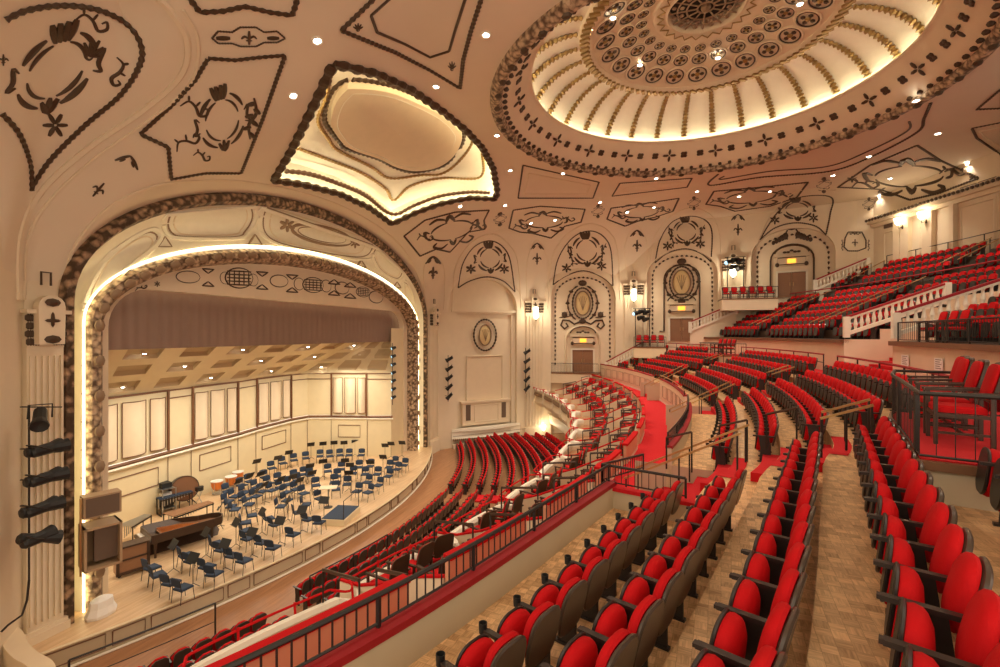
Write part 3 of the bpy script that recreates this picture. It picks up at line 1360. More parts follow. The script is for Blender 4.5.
def panel(label, key, border, r=.09, closed=True, smooth=False, inner=None, ir=.035, motifs=(), name='plaster_panel', cat='ceiling ornament', group=None, m='bronze', second=None):
    cx = sum(p[0] for p in border) / len(border)
    cy_ = sum(p[1] for p in border) / len(border)
    q, n = hit(min(max(cx, 0), 999), max(cy_, 1), key)
    t = thing(name, q, label, cat, group)
    b = MB()
    molding(b, border, key, r, closed, smooth)
    if second:
        molding(b, second, key, r, False, True)
    b.build('border', t, False, m)
    if inner:
        b = MB()
        molding(b, inner, key, ir, closed, smooth, False)
        b.build('inner_border', t, False, m if ir > .05 else 'plaster')
    for mm in motifs:
        nm, pat, c, ux, uy = mm[:5]
        b = MB()
        strokes(b, pat, key, c, ux, uy)
        if b.v:
            b.build(nm, t, False, m)
    return t


# --- ceiling over the stage side
panel('large teardrop ceiling panel with a double scroll wreath, above the fluted pilaster at left', 'c',
      [(31, 188), (50, 160), (85, 125), (120, 95), (139, 66), (141, 45), (127, 24), (96, 9), (60, 5), (25, 10), (2, 21)], .09, False, True,
      second=[(31, 190), (30, 165), (19, 134), (0, 112)],
      motifs=[('oval_wreath', CART, (56, 70), (52, -12), (-10, 46)), ('palmette', PALM, (93, 50), (12, 8), (-8, 12)),
              ('rosette', ROSE, (55, 125), (11, -6), None), ('scroll_leaf', SCROLL, (92, 22), (16, 6), None),
              ('scroll_leaf', SCROLL, (118, 72), (-3, 14), None), ('fleuron', FLEUR, (3, 60), (6, 0), None)])
panel('kite shaped ceiling panel with a tilted cartouche, left of the lit recess', 'c',
      [(208, 58), (235, 60), (260, 57), (285, 55), (262, 120), (241, 173), (205, 173), (171, 179), (168, 147), (140, 134), (172, 105), (195, 80)], .085,
      motifs=[('cartouche', CART, (222, 120), (30, -9), (3, 33)), ('leaf_scroll', SCROLL, (195, 108), (13, 6), None),
              ('leaf_scroll', SCROLL, (187, 142), (12, -6), None), ('leaf_scroll', SPRAY, (250, 118), (-4, 20), None),
              ('leaf_scroll', SCROLL, (202, 156), (8, 3), None)])
panel('scalloped ceiling panel cut by the top of the photo, above the small cross plaque', 'c',
      [(188, -4), (200, 12), (222, 11), (245, 6), (270, 12), (292, 15), (298, -4)], .1, False)
panel('small cross plaque with pointed ends, between kite panel and scalloped panel', 'c',
      [(212, 38), (218, 31), (232, 32), (240, 27), (256, 27), (264, 32), (277, 31), (285, 38), (277, 42), (264, 42), (256, 46), (240, 46), (232, 43), (218, 43)], .035,
      motifs=[('cross', FLEUR, (249, 38), (9, 0), (0, 7)), ('end_bar', [([(-1, 0), (1, 0)], .5)], (223, 38), (7, 0), (0, 4)),
              ('end_bar', [([(-1, 0), (1, 0)], .5)], (273, 38), (6, 0), (0, 4))], name='cross_plaque')
panel('big wedge ceiling panel with plain inner frame, above the lit recess', 'c',
      [(376, -4), (341, 30), (395, 52), (430, 70), (460, 88), (463, 60), (471, 30), (482, -4)], .1, False,
      inner=[(392, -4), (371, 15), (377, 32), (405, 44), (430, 57), (449, 51), (455, 30), (466, -4)], ir=.055,
      motifs=[('shell_corner', PALM, (358, 27), (6, 0), (0, 5)), ('shell_corner', PALM, (452, 66), (5, 0), (0, 6))])
# --- wavy panels over the pilasters
WV = [((404, 236), (425, 220), (455, 212), (489, 210), (484, 220), (485, 229), (468, 232), (450, 252), (436, 249), (420, 256)),
      ((513, 210), (540, 206), (585, 209), (581, 222), (565, 226), (551, 238), (532, 233), (520, 232), (509, 228)),
      ((611, 208), (640, 204), (679, 198), (673, 211), (655, 217), (638, 221), (625, 226), (607, 219)),
      ((706, 204), (714, 191), (760, 187), (808, 182), (797, 197), (770, 206), (735, 211), (720, 206)),
      ((838, 187), (870, 165), (917, 145), (940, 160), (979, 178), (940, 193), (910, 200), (880, 189))]
WL = ['just right of the proscenium arch', 'above the pilaster right of the organ bay', 'above the second lit wall lantern',
      'above the third lit wall lantern', 'wide one ending near the rear wall cornice']
for k, wv in enumerate(WV):
    cx = sum(p[0] for p in wv) / len(wv)
    cy_ = sum(p[1] for p in wv) / len(wv)
    dx = (max(p[0] for p in wv) - min(p[0] for p in wv)) * .27
    dy = (max(p[1] for p in wv) - min(p[1] for p in wv)) * .27
    sl = (-.25, -.05, -.12, -.12, -.05)[k]
    panel('curved ceiling panel with scrolled cartouche, ' + WL[k], 'c', list(wv), .085,
          motifs=[('cartouche', CARTW, (cx, cy_ - 1), (dx, dx * sl), (dx * .1, dy * 1.25)),
                  ('leaf_scroll', SCROLL, (cx - dx * 1.15, cy_ + dy * .5), (dx * .35, 0), (0, dy * .6)),
                  ('leaf_scroll', SCROLL, (cx + dx * 1.15, cy_ - dy * .4), (dx * .35, 0), (0, dy * .6))] +
          ([('rosette', ROSE, (cx + dx * 1.7, cy_ + 1), (5, 0), (0, 3)), ('rosette', ROSE, (cx - dx * 1.5, cy_ + 2), (5, 0), (0, 3))] if k == 4 else []))
# --- plain trapezoid strips round the dome
for lab, bd, inn in (('trapezoid ceiling panel with plain frames, nearest the lit recess', [(523, 165), (599, 182), (593, 198), (518, 198)], [(529, 173), (590, 185), (587, 194), (524, 194)]),
                     ('narrow trapezoid ceiling panel below the middle of the dome', [(620, 183), (692, 178), (687, 187), (612, 196)], [(626, 186), (681, 182), (678, 186), (621, 192)]),
                     ('small bordered ceiling panel cut by the right edge, above the basket panel', [(1002, 88), (977, 109), (1002, 108)], None),
                     ('fan shaped ceiling panel cut by the right edge of the photo', [(1002, 122), (972, 128), (977, 138), (1002, 155)], [(1002, 127), (980, 131), (984, 137), (1002, 148)])):
    panel(lab, 'c', bd, .07, inner=inn, ir=.05 if inn else .03)
panel('long bent ceiling panel following the dome, open toward its rim', 'c', [(718, 174), (710, 185), (760, 177), (829, 171), (870, 157), (917, 132), (924, 118), (931, 102)], .085, False, True,
      inner=[(724, 176), (722, 179), (770, 171), (828, 166), (868, 151), (907, 131), (909, 121)], ir=.055)
# --- lunettes
LN = [([(458, 288), (462, 266), (470, 251), (480, 243), (492, 241), (503, 247), (510, 260), (515, 292)], [(515, 292), (503, 281), (487, 277), (470, 281), (458, 288)]),
      ([(553, 285), (557, 262), (566, 245), (578, 234), (592, 231), (604, 237), (611, 251), (613, 286)], [(613, 286), (600, 276), (583, 271), (566, 276), (553, 285)]),
      ([(655, 263), (660, 240), (672, 222), (690, 216), (705, 220), (712, 232), (711, 262)], [(711, 262), (700, 253), (685, 249), (668, 253), (655, 263)]),
      ([(760, 240), (768, 226), (780, 210), (800, 197), (831, 197), (830, 215), (826, 235)], [(826, 235), (815, 226), (795, 223), (775, 228), (760, 240)])]
LL = ['over the organ bay', 'over the arched door alcove', 'over the tall middle door bay', 'over the rear arched door bay']
for k, (a_, b_) in enumerate(LN):
    bx = (a_[0][0] + a_[-1][0]) / 2
    w_ = (a_[-1][0] - a_[0][0]) / 2
    topy = min(p[1] for p in a_)
    by = b_[2][1]
    cx, cy_ = bx + (w_ * .12), topy + (by - topy) * .48
    ml = [('wreath', CART, (cx, cy_), (w_ * .62, -w_ * .03), (w_ * .04, (by - topy) * .44)),
          ('star_rosette', ROSE, (bx - w_ * .55, by - (3 if k else 8)), (5.2, 0), (0, 4.5)), ('star_rosette', ROSE, (bx + w_ * .62, by - (5 if k else 8)), (5.2, 0), (0, 4.5))]
    if k in (1, 2):
        ml += [('leaf_spray', SPRAY, (cx - w_ * .52, cy_ + 5), (3, 11), (6, 0)), ('leaf_spray', SPRAY, (cx + w_ * .55, cy_ + 4), (-3, 11), (6, 0)),
               ('leaf_spray', SPRAY, (cx, cy_ + (by - topy) * .34), (w_ * .5, 0), (0, 3))]
    panel('arched lunette panel with oval wreath and two star rosettes, ' + LL[k], 'c', a_, .07, False, True, second=b_, motifs=ml, name='lunette_panel', cat='wall ornament')
# --- small fleurons over the pilasters
for c, s, lab in (((433, 262), 8, 'beside the proscenium arch'), ((537, 248), 7, 'over the first lit lantern'), ((637, 235), 7, 'over the second lit lantern'), ((738, 219), 7, 'over the third lit lantern'),
                  ((127, 165), 9, 'left of the kite shaped ceiling panel')):
    t = thing('fleuron', hit(*c, 'c')[0], 'small chevron and fleur ornament, ' + lab, 'wall ornament')
    b = MB()
    if s == 9:
        strokes(b, CHEV, 'c', (127, 163), (12, 5), (-4, 8))
    else:
        strokes(b, CHEV, 'c', c, (s, 0), (0, s * .8))
    b.build('chevron', t, m='bronze')
    b = MB()
    if s == 9:
        strokes(b, FLEUR, 'c', (98, 190), (6, 4), (-6, 7))
    else:
        strokes(b, FLEUR, 'c', (c[0], c[1] + 11), (5, 0), (0, 6))
    b.build('fleur', t, m='bronze')
for c, s, lab in (((500, 219), 6, 'right of the first curved panel'), ((598, 211), 6, 'between the second and third curved panels'), ((694, 203), 6, 'between the third and fourth curved panels'),
                  ((824, 185), 7, 'left of the widest curved panel'), ((869, 204), 6, 'over the corner of the rear wall')):
    t = thing('oval_boss', hit(*c, 'c')[0], 'small oval boss with leaves, ' + lab, 'ceiling ornament')
    b = MB()
    strokes(b, CARTW, 'c', c, (s * .9, -s * .2), (0, s * .7))
    strokes(b, [([(0, -1), (0, -.6)], .3), ([(0, .6), (0, 1)], .3)], 'c', c, (s, 0), (0, s * 1.1))
    b.build('leaf_ring', t, m='bronze')
# wall cartouche near the corner by the rear wall
panel('square shouldered wall plaque with a cross on top tier side wall', 'w', [(848, 232), (862, 232), (866, 240), (866, 248), (858, 251), (848, 251), (844, 247), (845, 238)], .06,
      motifs=[('cross', FLEUR, (855, 243), (3.5, 0), (0, 4)), ('leaf_wing', SPRAY, (842, 245), (0, 6), (-3, 0)), ('leaf_wing', SPRAY, (869, 245), (0, 6), (3, 0)), ('leaf_scroll', SPRAY, (855, 234), (6, 0), (0, 3))],
      name='wall_plaque', cat='wall ornament')
# --- the lit recess: heavy border, inner cartouche ring
t = thing('recess_border', cen, 'heavy carved dark border around the lit yellow ceiling recess', 'ceiling ornament')
b = MB()
P, N = [], []
for p in coffer_pts + coffer_pts[:1]:
    P.append(p)
    N.append(Vector((0, 0, -1)))
P, N = resamp(P, N, .16)
b.tube(P, [.24 * (1 if (i // 2) % 2 else .72) for i in range(len(P))], 6, False, .8, N)
b.build('carved_border', t, False, 'bronze')
b = MB()
molding(b, [(352, 79), (385, 84), (420, 98), (446, 112), (459, 125), (464, 134), (461, 146), (455, 150), (452, 158), (440, 167), (415, 172), (395, 167), (377, 158), (345, 148), (340, 142), (330, 130), (324, 118), (328, 98), (338, 84)], 'k', .15, True, True)
b.build('oval_ring', t, False, 'bronze')
b = MB()
molding(b, [(330, 76), (325, 100), (318, 120), (328, 138), (338, 150), (370, 166), (390, 178), (420, 175), (440, 174), (455, 165), (468, 150), (472, 138), (462, 126), (455, 118)], 'k', .12, False, True)
b.build('oval_outer_ring', t, False, 'gilt')
b = MB()
molding(b, [(298, 148), (330, 160), (360, 172), (385, 188), (394, 200), (410, 186), (440, 178), (480, 177), (482, 152)], 'k', .12, False, True)
b.build('lower_band', t, False, 'gilt')
b = MB()
molding(b, [(286, 171), (310, 174), (340, 184), (365, 195), (392, 214), (415, 205), (440, 196), (470, 192), (490, 193)], 'k', .16, False, True)
b.build('edge_band', t, False, 'antique')
for q in range(5):
    x, y, tx, ty = ((300, 160, 1, .3), (335, 165, 1, .4), (430, 172, 1, -.2), (400, 183, 1, -.6), (470, 160, .4, -1))[q]
# oval plate hung in the recess
ov = [(350, 82), (385, 86), (420, 100), (445, 114), (457, 126), (460, 136), (452, 152), (437, 163), (415, 167), (395, 163), (377, 154), (347, 143), (333, 128), (328, 115), (333, 96), (342, 85)]
P, N = hit_path(catmull([Vector((x, y, 0)) for x, y in ov], 4, True), 'k', .3)
b = MB().use('cream')
pc = sum(P, Vector()) / len(P)
nn_ = sum(N, Vector()).normalized()
b.grid([[pc + (p - pc) * f + nn_ * (.5 * (1 - f * f) * 0) for p in P + P[:1]] for f in (1, .8, .6, .4, .2, .01)])
b.grid([P + P[:1], [p + Vector((0, 0, .4)) for p in P + P[:1]]])
b.build('oval_plate', t, True)
P2, N2 = hit_path(catmull([Vector((x, y, 0)) for x, y in shrink(ov, .9)], 4, True), 'k', .32)
b = MB()
b.tube(P2, .03, 4, True)
b.build('plate_moulding', t, False, 'white_paint')

# --- carving on the cream cove of the proscenium
def cove_panel(lab, border, motifs=(), m='antique'):
    t = panel(lab, 'a', border, .045, True, True, inner=shrink(border, .87), ir=.03, motifs=motifs, name='cove_panel', cat='arch ornament', m=m)
    b = MB()
    molding(b, shrink(border, 1.1), 'a', .11, True, True, False)
    b.build('outer_frame', t, True, 'white_paint')
    return t


cove_panel('pale blank cove cartouche, lower of the two on the left haunch of the arch', [(88, 300), (98, 275), (112, 255), (135, 238), (150, 232), (157, 238), (150, 250), (128, 268), (108, 285), (93, 308)])
cove_panel('pale blank cove cartouche at the left top of the arch', [(168, 222), (176, 210), (205, 203), (240, 200), (250, 206), (252, 218), (245, 231), (235, 237), (185, 237), (172, 233)])
cove_panel('long cove cartouche with an oval garland at the crown of the arch', [(264, 215), (272, 205), (300, 208), (340, 222), (368, 237), (372, 248), (360, 257), (320, 252), (280, 243), (265, 232)],
           [('oval_garland', [(arc(0, 0, 1, 0, 2 * PI, 17, .75), .09), (arc(0, 0, .8, 0, 2 * PI, 17, .55), .03)], (322, 235), (30, 6), (0, 12)), ('garland_end', ROSE, (287, 225), (8, 0), (0, 7)), ('garland_end', ROSE, (355, 243), (5, 0), (0, 5))])
cove_panel('small rounded cove cartouche on the right haunch of the arch', [(374, 252), (383, 247), (396, 257), (402, 270), (398, 278), (388, 275), (378, 266)])
cove_panel('narrow cove cartouche lowest on the right side of the arch', [(405, 283), (411, 290), (415, 305), (417, 325), (414, 330), (410, 315), (405, 297)])
for c, s_ in (((165, 242), 7), ((255, 240), 7), ((361, 264), 5), ((397, 285), 4), ((88, 322), 5)):
    b = MB()
    strokes(b, [([(-1, .7), (1, .7)], .12), ([(-1, .7), (0, -.8)], .12), ([(0, -.8), (1, .7)], .12)], 'a', c, (s_, 0), (0, s_))
    b.build('cove_triangle', pr, False, 'antique')
# carving running down the cream jambs beside the strip
b = MB()
for q in range(9):
    y = 345 + q * 28
    strokes(b, SCROLL, 'a', (87 - q * .2, y), (2.6, 10), (5, 0))
for q in range(6):
    strokes(b, SCROLL, 'a', (417.5, 338 + q * 18), (1.2, 6), (2.4, 0))
o = b.build('jamb_carving', pr, False, 'antique')
# header panel ornament
HX = [(239, 278, 12), (313, 285, 9), (363, 292, 6)]


def hpart(nm, pats, c, ux, uy):
    b = MB()
    strokes(b, pats, 'h', c, ux, uy)
    if b.v:
        b.build(nm, pr, False, 'bronze')


for x, y, s_ in HX:
    hpart('lattice_boss', [([(-1 + .05 * k * 0, .4 * k), (1, .4 * k)], .06) for k in range(-2, 3)] + [([(.4 * k, -.9), (.4 * k, .9)], .06) for k in range(-2, 3)] +
          [(arc(0, 0, 1.15, 0, 2 * PI, 13, 1.2), .06)], (x, y), (s_, .5), (0, s_ * .7))
for x, y in ((208, 271), (208, 284), (262, 274), (262, 287), (292, 277), (292, 290), (334, 282), (334, 293), (350, 285), (350, 296)):
    hpart('carved_triangle', [([(-1, -.5), (1, -.5)], .12), ([(-1, -.5), (0, .6)], .12), ([(1, -.5), (0, .6)], .12)], (x, y), (6, .4), (0, 4 if y < 280 else -4))
for x, y, s_ in ((188, 277, 12), (225, 278, 5), (253, 280, 5), (279, 281, 9), (299, 284, 5), (326, 286, 5), (342, 288, 7), (376, 297, 7)):
    hpart('carved_ring', [(arc(0, 0, 1, 0, 2 * PI, 11, 1), .06)], (x, y), (s_, .5), (0, 6))
hpart('carved_scroll', SCROLL, (141, 288), (6, -2), (0, 4))
hpart('carved_rosette', ROSE, (157, 284), (3, 0), (0, 3))

# plaster ribs on the vaults
for k, (pts, key, r) in enumerate((
        ([(18, 300), (20, 235), (42, 190), (88, 148), (140, 112), (180, 76), (187, 40), (168, 8), (155, -4)], 'c', .10),
        ([(24, 300), (28, 240), (50, 200), (95, 158), (146, 122), (190, 84), (198, 40), (182, 8)], 'c', .05),
        ([(452, 312), (455, 270), (466, 248), (482, 236), (496, 235), (510, 245), (518, 262), (521, 308)], 'c', .07),
        ([(547, 308), (551, 262), (562, 240), (578, 227), (594, 224), (610, 233), (618, 252), (620, 300)], 'c', .07),
        ([(647, 292), (652, 245), (666, 220), (688, 208), (708, 213), (719, 230), (722, 268)], 'c', .07),
        ([(752, 262), (760, 236), (776, 208), (800, 190), (836, 190)], 'c', .07),
        ([(527, 300), (527, 262), (537, 240), (548, 262), (545, 300)], 'c', .04),
        ([(627, 280), (625, 245), (637, 226), (648, 245), (645, 275)], 'c', .04),
        ([(425, 300), (424, 268), (433, 255), (444, 268), (444, 310)], 'c', .04),
        ([(66, 300), (68, 262), (84, 232), (112, 205), (150, 187), (190, 181), (240, 181), (300, 192), (350, 210), (395, 240), (418, 275), (430, 320)], 'c', .06))):
    b = MB()
    molding(b, pts, key, r, False, True, False)
    if b.v:
        struct(b, 'trim_%d' % (k + 20), True, 'plaster')

# ------------------------------------------------------------------ ceiling downlights
DL = [(317, 40), (293, 95), (486, 34), (436, 86), (510, 170), (563, 173), (656, 178), (697, 191), (739, 196), (770, 191),
      (916, 100), (938, 133), (869, 156), (968, 163), (890, 178), (833, 175), (791, 152), (880, 196), (460, 206), (505, 205), (531, 223),
      (555, 220), (600, 202), (627, 212), (654, 207), (497, 135)]
DLK = [(363, 107), (413, 144)]
dl1 = thing('ceiling_downlight', (0, 0, 0), None, None)
g = MB().use('white_paint')
g.lathe([(0.10, 0.04), (0.17, 0.03), (0.17, -0.03), (0.12, -0.02)], 12, cap=False)
lpart(g, 'trim_ring', dl1)
g = MB().use('bulb')
g.lathe([(0.12, 0.0), (0.08, -0.03), (0.005, -0.04)], 12)
lpart(g, 'lens', dl1)
DLN = ['left of the big wedge panel', 'right of the kite shaped panel', 'between wedge panel and the dome border', 'just above the lit recess', 'right of the lit recess tip',
       'above the first trapezoid panel', 'above the narrow trapezoid panel', 'right of the narrow trapezoid panel', 'in the curved panel third lantern side, stageward one', 'in the curved panel over the third lantern, rear one',
       'touching the dome border at right', 'beside the end of the long bent panel', 'at the tip of the widest curved panel', 'near the right edge above the cornice', 'inside the wide cartouche',
       'left of the widest curved panel', 'above the long bent panel', 'at the foot of the widest curved panel', 'over the first curved panel', 'between first and second curved panels',
       'in the second curved panel, stageward one', 'in the second curved panel, rear one', 'between second and third curved panels', 'in the third curved panel, stageward one', 'in the third curved panel, rear one',
       'on the recess corner toward the dome', 'on the oval plate, upper', 'on the oval plate, lower']
first = True
PWR = 850
for k, (x, y) in enumerate(DL + DLK):
    q, n = hit(x, y, 'c' if k < len(DL) else 'k')
    if q is None:
        q, n = on_z(x, y, 10.15), Vector((0, 0, -1))
    if k >= len(DL):
        q = q + Vector((0, 0, -.3))
    o = dl1 if first else copy_tree(dl1)
    first = False
    o.location = q + n * .03
    o.rotation_euler = (-n).to_track_quat('Z', 'Y').to_euler()
    tag(o, 'small round bright downlight ' + DLN[k], 'light', 'round ceiling downlights')
    spot_light('downlight_lamp', q + n * .12, q + n * .12 + Vector((0, 0, -1)), PWR * (.2 if k in (13, 17) else 1), WARM, 105, .8, .12)
for r, a in ((4.9, 200), (4.9, 270), (4.9, 330), (2.4, 235), (3.1, 300)):
    p = Vector((DCX + r * math.cos(R_(a)), DCY + r * math.sin(R_(a)), 10.3 + dz(r) - .12))
    spot_light('downlight_lamp', p, p + Vector((0, 0, -1)), PWR * 1.3, WARM, 105, .8, .12)
for nm_, x, y, r in (('leftmost', 613, 18, 4.9), ('second from the left', 640, 65, 4.0), ('third from the left', 718, 58, 4.0), ('rightmost', 800, 4, 4.9)):
    q = on_z(x, y, 10.3 + dz(r) - .12)
    o = copy_tree(dl1)
    o.location = q
    o.rotation_euler = (0, 0, 0)
    tag(o, 'small round bright downlight among the rosettes of the dome, ' + nm_, 'light', 'dome downlights')
# ------------------------------------------------------------------ pilasters, niches, doors, lanterns
def wmat(i, s, z, d=0.0, mir=False):
    """matrix: x along the wall, y into the hall, z up"""
    A, B, t, n, L = wall_frame(i)
    o = wall_pt(i, s, z, d)
    M = Matrix((t, n, Vector((0, 0, 1)))).transposed().to_4x4()
    M.translation = o
    return M


def basis(o, t, n):
    M = Matrix((t, n, Vector((0, 0, 1)))).transposed().to_4x4()
    M.translation = o
    return M


def pilaster(M, zb, zt, w_, label, lit=False, cap_h=1.15, lantern=True, bracket=True):
    """fluted pilaster; M at floor height zero with x along, y outward"""
    t = thing('fluted_pilaster', M @ Vector((0, 0, zb)), label, 'pilaster')
    b = MB().use('plaster')
    hw = w_ / 2
    b.box((-hw, -.05, zb), (hw, .28, zt - cap_h), M)
    b.box((-hw - .12, -.05, zb), (hw + .12, .40, zb + 1.0), M)
    b.box((-hw - .08, -.05, zb + 1.0), (hw + .08, .36, zb + 1.12), M)
    b.build('shaft', t)
    b = MB().use('plaster')
    nf = 6
    for k in range(nf):
        x = -hw + w_ * (k + .5) / nf
        b.box((x - w_ / nf * .20, .27, zb + 1.3), (x + w_ / nf * .20, .36, zt - cap_h - .25), M)
    b.build('flute_ribs', t)
    b = MB().use('plaster')
    b.box((-hw - .1, -.05, zt - .12), (hw + .1, .5, zt), M)
    b.box((-hw, -.05, zt - cap_h), (hw, .3, zt - .1), M)
    b.build('capital', t)
    b = MB().use('bronze')
    for sx in (-1, 1):
        for k in range(5):
            for j in range(4):
                x = sx * (hw * .42 + hw * .55 * (k / 4))
                b.ball((x, .32, zt - cap_h + .18 + j * .24), .1, M @ Matrix.Identity(4), 5, 3, (1.0 if (k + j) % 2 else .6, .5, 1.2))
    b.build('capital_leaves', t)
    b = MB().use('plaster')
    # scrolled bracket over the capital
    poly = [(-.32, 0)] + [(.34 * math.cos(a), 1.15 + .34 * math.sin(a)) for a in [PI - PI * k / 8 for k in range(9)]] + [(.32, 0)]
    Mb = M @ Matrix.Translation((0, .32, zt - cap_h + .1)) @ Matrix.Rotation(PI / 2, 4, 'X')
    if bracket:
        b.prism(poly, -.28, 0.0, Mb)
        b.build('bracket', t)
        b = MB().use('bronze')
        Mf = M @ Matrix.Translation((0, .62, zt - cap_h + .85))
        b.ball((0, 0, 0), .12, Mf, 6, 4, (.5, .3, 2.0))
        b.ball((0, 0, -.03), .12, Mf, 6, 4, (1.7, .3, .5))
        b.ball((0, 0, .52), .16, Mf, 6, 4, (1.3, .4, .8))
        b.ball((0, 0, -.6), .16, Mf, 6, 4, (1.4, .4, .8))
        b.build('bracket_fleur', t)
    if lit:
        lt = thing('wall_lantern', M @ Vector((0, .75, zt - cap_h - .3)), 'lit glass wall lantern in dark frame, ' + lit, 'lamp', 'wall lanterns on the pilasters')
        b = MB().use('sconce_glow')
        Ml = M @ Matrix.Translation((0, .8, 0))
        b.lathe([(.1, zt - cap_h - .55), (.24, zt - cap_h - .35), (.27, zt - cap_h + .2), (.22, zt - cap_h + .55), (.1, zt - cap_h + .62)], 8, Ml)
        b.build('glass_bowl', lt, True)
        b = MB().use('bronze')
        for k in range(8):
            a = PI * 2 * k / 8
            ca, sa = math.cos(a), math.sin(a)
            b.tube([Ml @ Vector((ca * r, sa * r, z)) for r, z in ((.12, zt - cap_h - .56), (.26, zt - cap_h - .35), (.29, zt - cap_h + .2), (.24, zt - cap_h + .56), (.1, zt - cap_h + .66))], .022, 4)
        b.lathe([(.3, zt - cap_h + .18), (.32, zt - cap_h + .22), (.29, zt - cap_h + .26)], 8, Ml)
        b.lathe([(.02, zt - cap_h + .95), (.05, zt - cap_h + .85), (.13, zt - cap_h + .66)], 8, Ml)
        b.lathe([(.01, zt - cap_h - .75), (.05, zt - cap_h - .65), (.12, zt - cap_h - .56)], 8, Ml)
        b.tube([M @ Vector((0, .3, zt - cap_h + .2)), M @ Vector((0, .8, zt - cap_h + .9))], .03, 4)
        b.build('lantern_frame', lt)
        point_light('lantern_lamp', M @ Vector((0, 1.35, zt - cap_h)), 120, (1.0, .86, .62), .25)
    # little finial above
    b = MB().use('bronze')
    b.tube([M @ Vector(p) for p in ((-.12, .3, zt + .75), (-.12, .3, zt + 1.15), (.12, .3, zt + 1.15), (.12, .3, zt + .75))], .035, 4)
    b.build('finial_loop', t)
    return t


def corner_M(k, lean=0.0):
    """frame at the corner between bay k-1 and bay k"""
    a = FARP[k]
    t0 = wall_frame(k - 1)[2] if k > 0 else Vector((0, 1, 0))
    t1 = wall_frame(k)[2]
    t = (t0 + t1).normalized()
    n = Vector((t.y, -t.x, 0))
    o = Vector((a[0], a[1], 0))
    return basis(o, t, n)


t0 = Vector((0, 1, 0))
pilaster(basis(Vector((-18.0, 36.1, 0)), t0, Vector((1, 0, 0))), ZO, 1.75, 1.5, 'fluted cream pilaster with dark leafy capital, between proscenium arch and organ bay')
pilaster(basis(Vector((-18.0, 9.38, 0)), t0, Vector((1, 0, 0))), ZO, .72, .92, 'tall fluted cream pilaster with dark leafy capital behind the black stage light tree', bracket=True)
M1, M2, M3 = corner_M(1), corner_M(2), corner_M(3)
pilaster(M1, ZO, 3.05, 1.75, 'fluted cream pilaster with a lit lantern, right of the organ bay', 'on the pilaster beside the organ bay')
pilaster(M2, -2.6, 4.75, 1.75, 'short fluted pilaster with lit lantern, between the two tall door bays', 'between the two tall arched door bays')
pilaster(M3, 3.0, 6.6, 1.75, 'short fluted pilaster behind a spotlight cluster, by the upper side box', 'behind the spotlight cluster at the side box')


def z_at(px, py, i, s):
    p = wall_pt(i, s, 0)
    return (333.5 - py) / FPX * VF.dot(p)


def ring_pts(M, cx, cz, rx, rz, y, n=28):
    return [M @ Vector((cx + rx * math.cos(2 * PI * k / n), y, cz + rz * math.sin(2 * PI * k / n))) for k in range(n)]


def oval_medallion(M, cz, rx, rz, label, y=-.38, rs_=(1.35, 1.28)):
    t = thing('oval_medallion', M @ Vector((0, y, cz)), label, 'wall ornament')
    b = MB().use('bronze')
    P = ring_pts(M, 0, cz, rx * rs_[0], rz * rs_[1], y + .05, 56)
    b.tube(P, [.10 if k % 2 else .05 for k in range(56)], 5, True)
    b.build('beaded_ring', t)
    b = MB().use('antique')
    b.tube(ring_pts(M, 0, cz, rx, rz, y + .08, 32), .06, 5, True)
    b.build('inner_ring', t)
    b = MB().use('mother_of_pearl')
    T = M @ Matrix.Translation((0, y, cz)) @ Matrix.Rotation(-PI / 2, 4, 'X')
    b.lathe([(rx, 0), (rx * .8, -.06), (rx * .4, -.12), (0.01, -.14)], 24, T @ Matrix.Rotation(PI, 4, 'X') @ Matrix.Diagonal((1, rz / rx, 1, 1)), cap=False)
    b.build('oval_shield', t, True)
    b = MB().use('antique')
    for a in (-.5, -.25, 0, .25, .5):
        b.tube([M @ Vector((math.sin(a) * q * rx * 1.1, y + .15, cz - rz * .6 + math.cos(a) * q * rz * 1.2)) for q in (0, .5, 1)], .02, 4)
    b.build('shield_leaf', t)
    return t


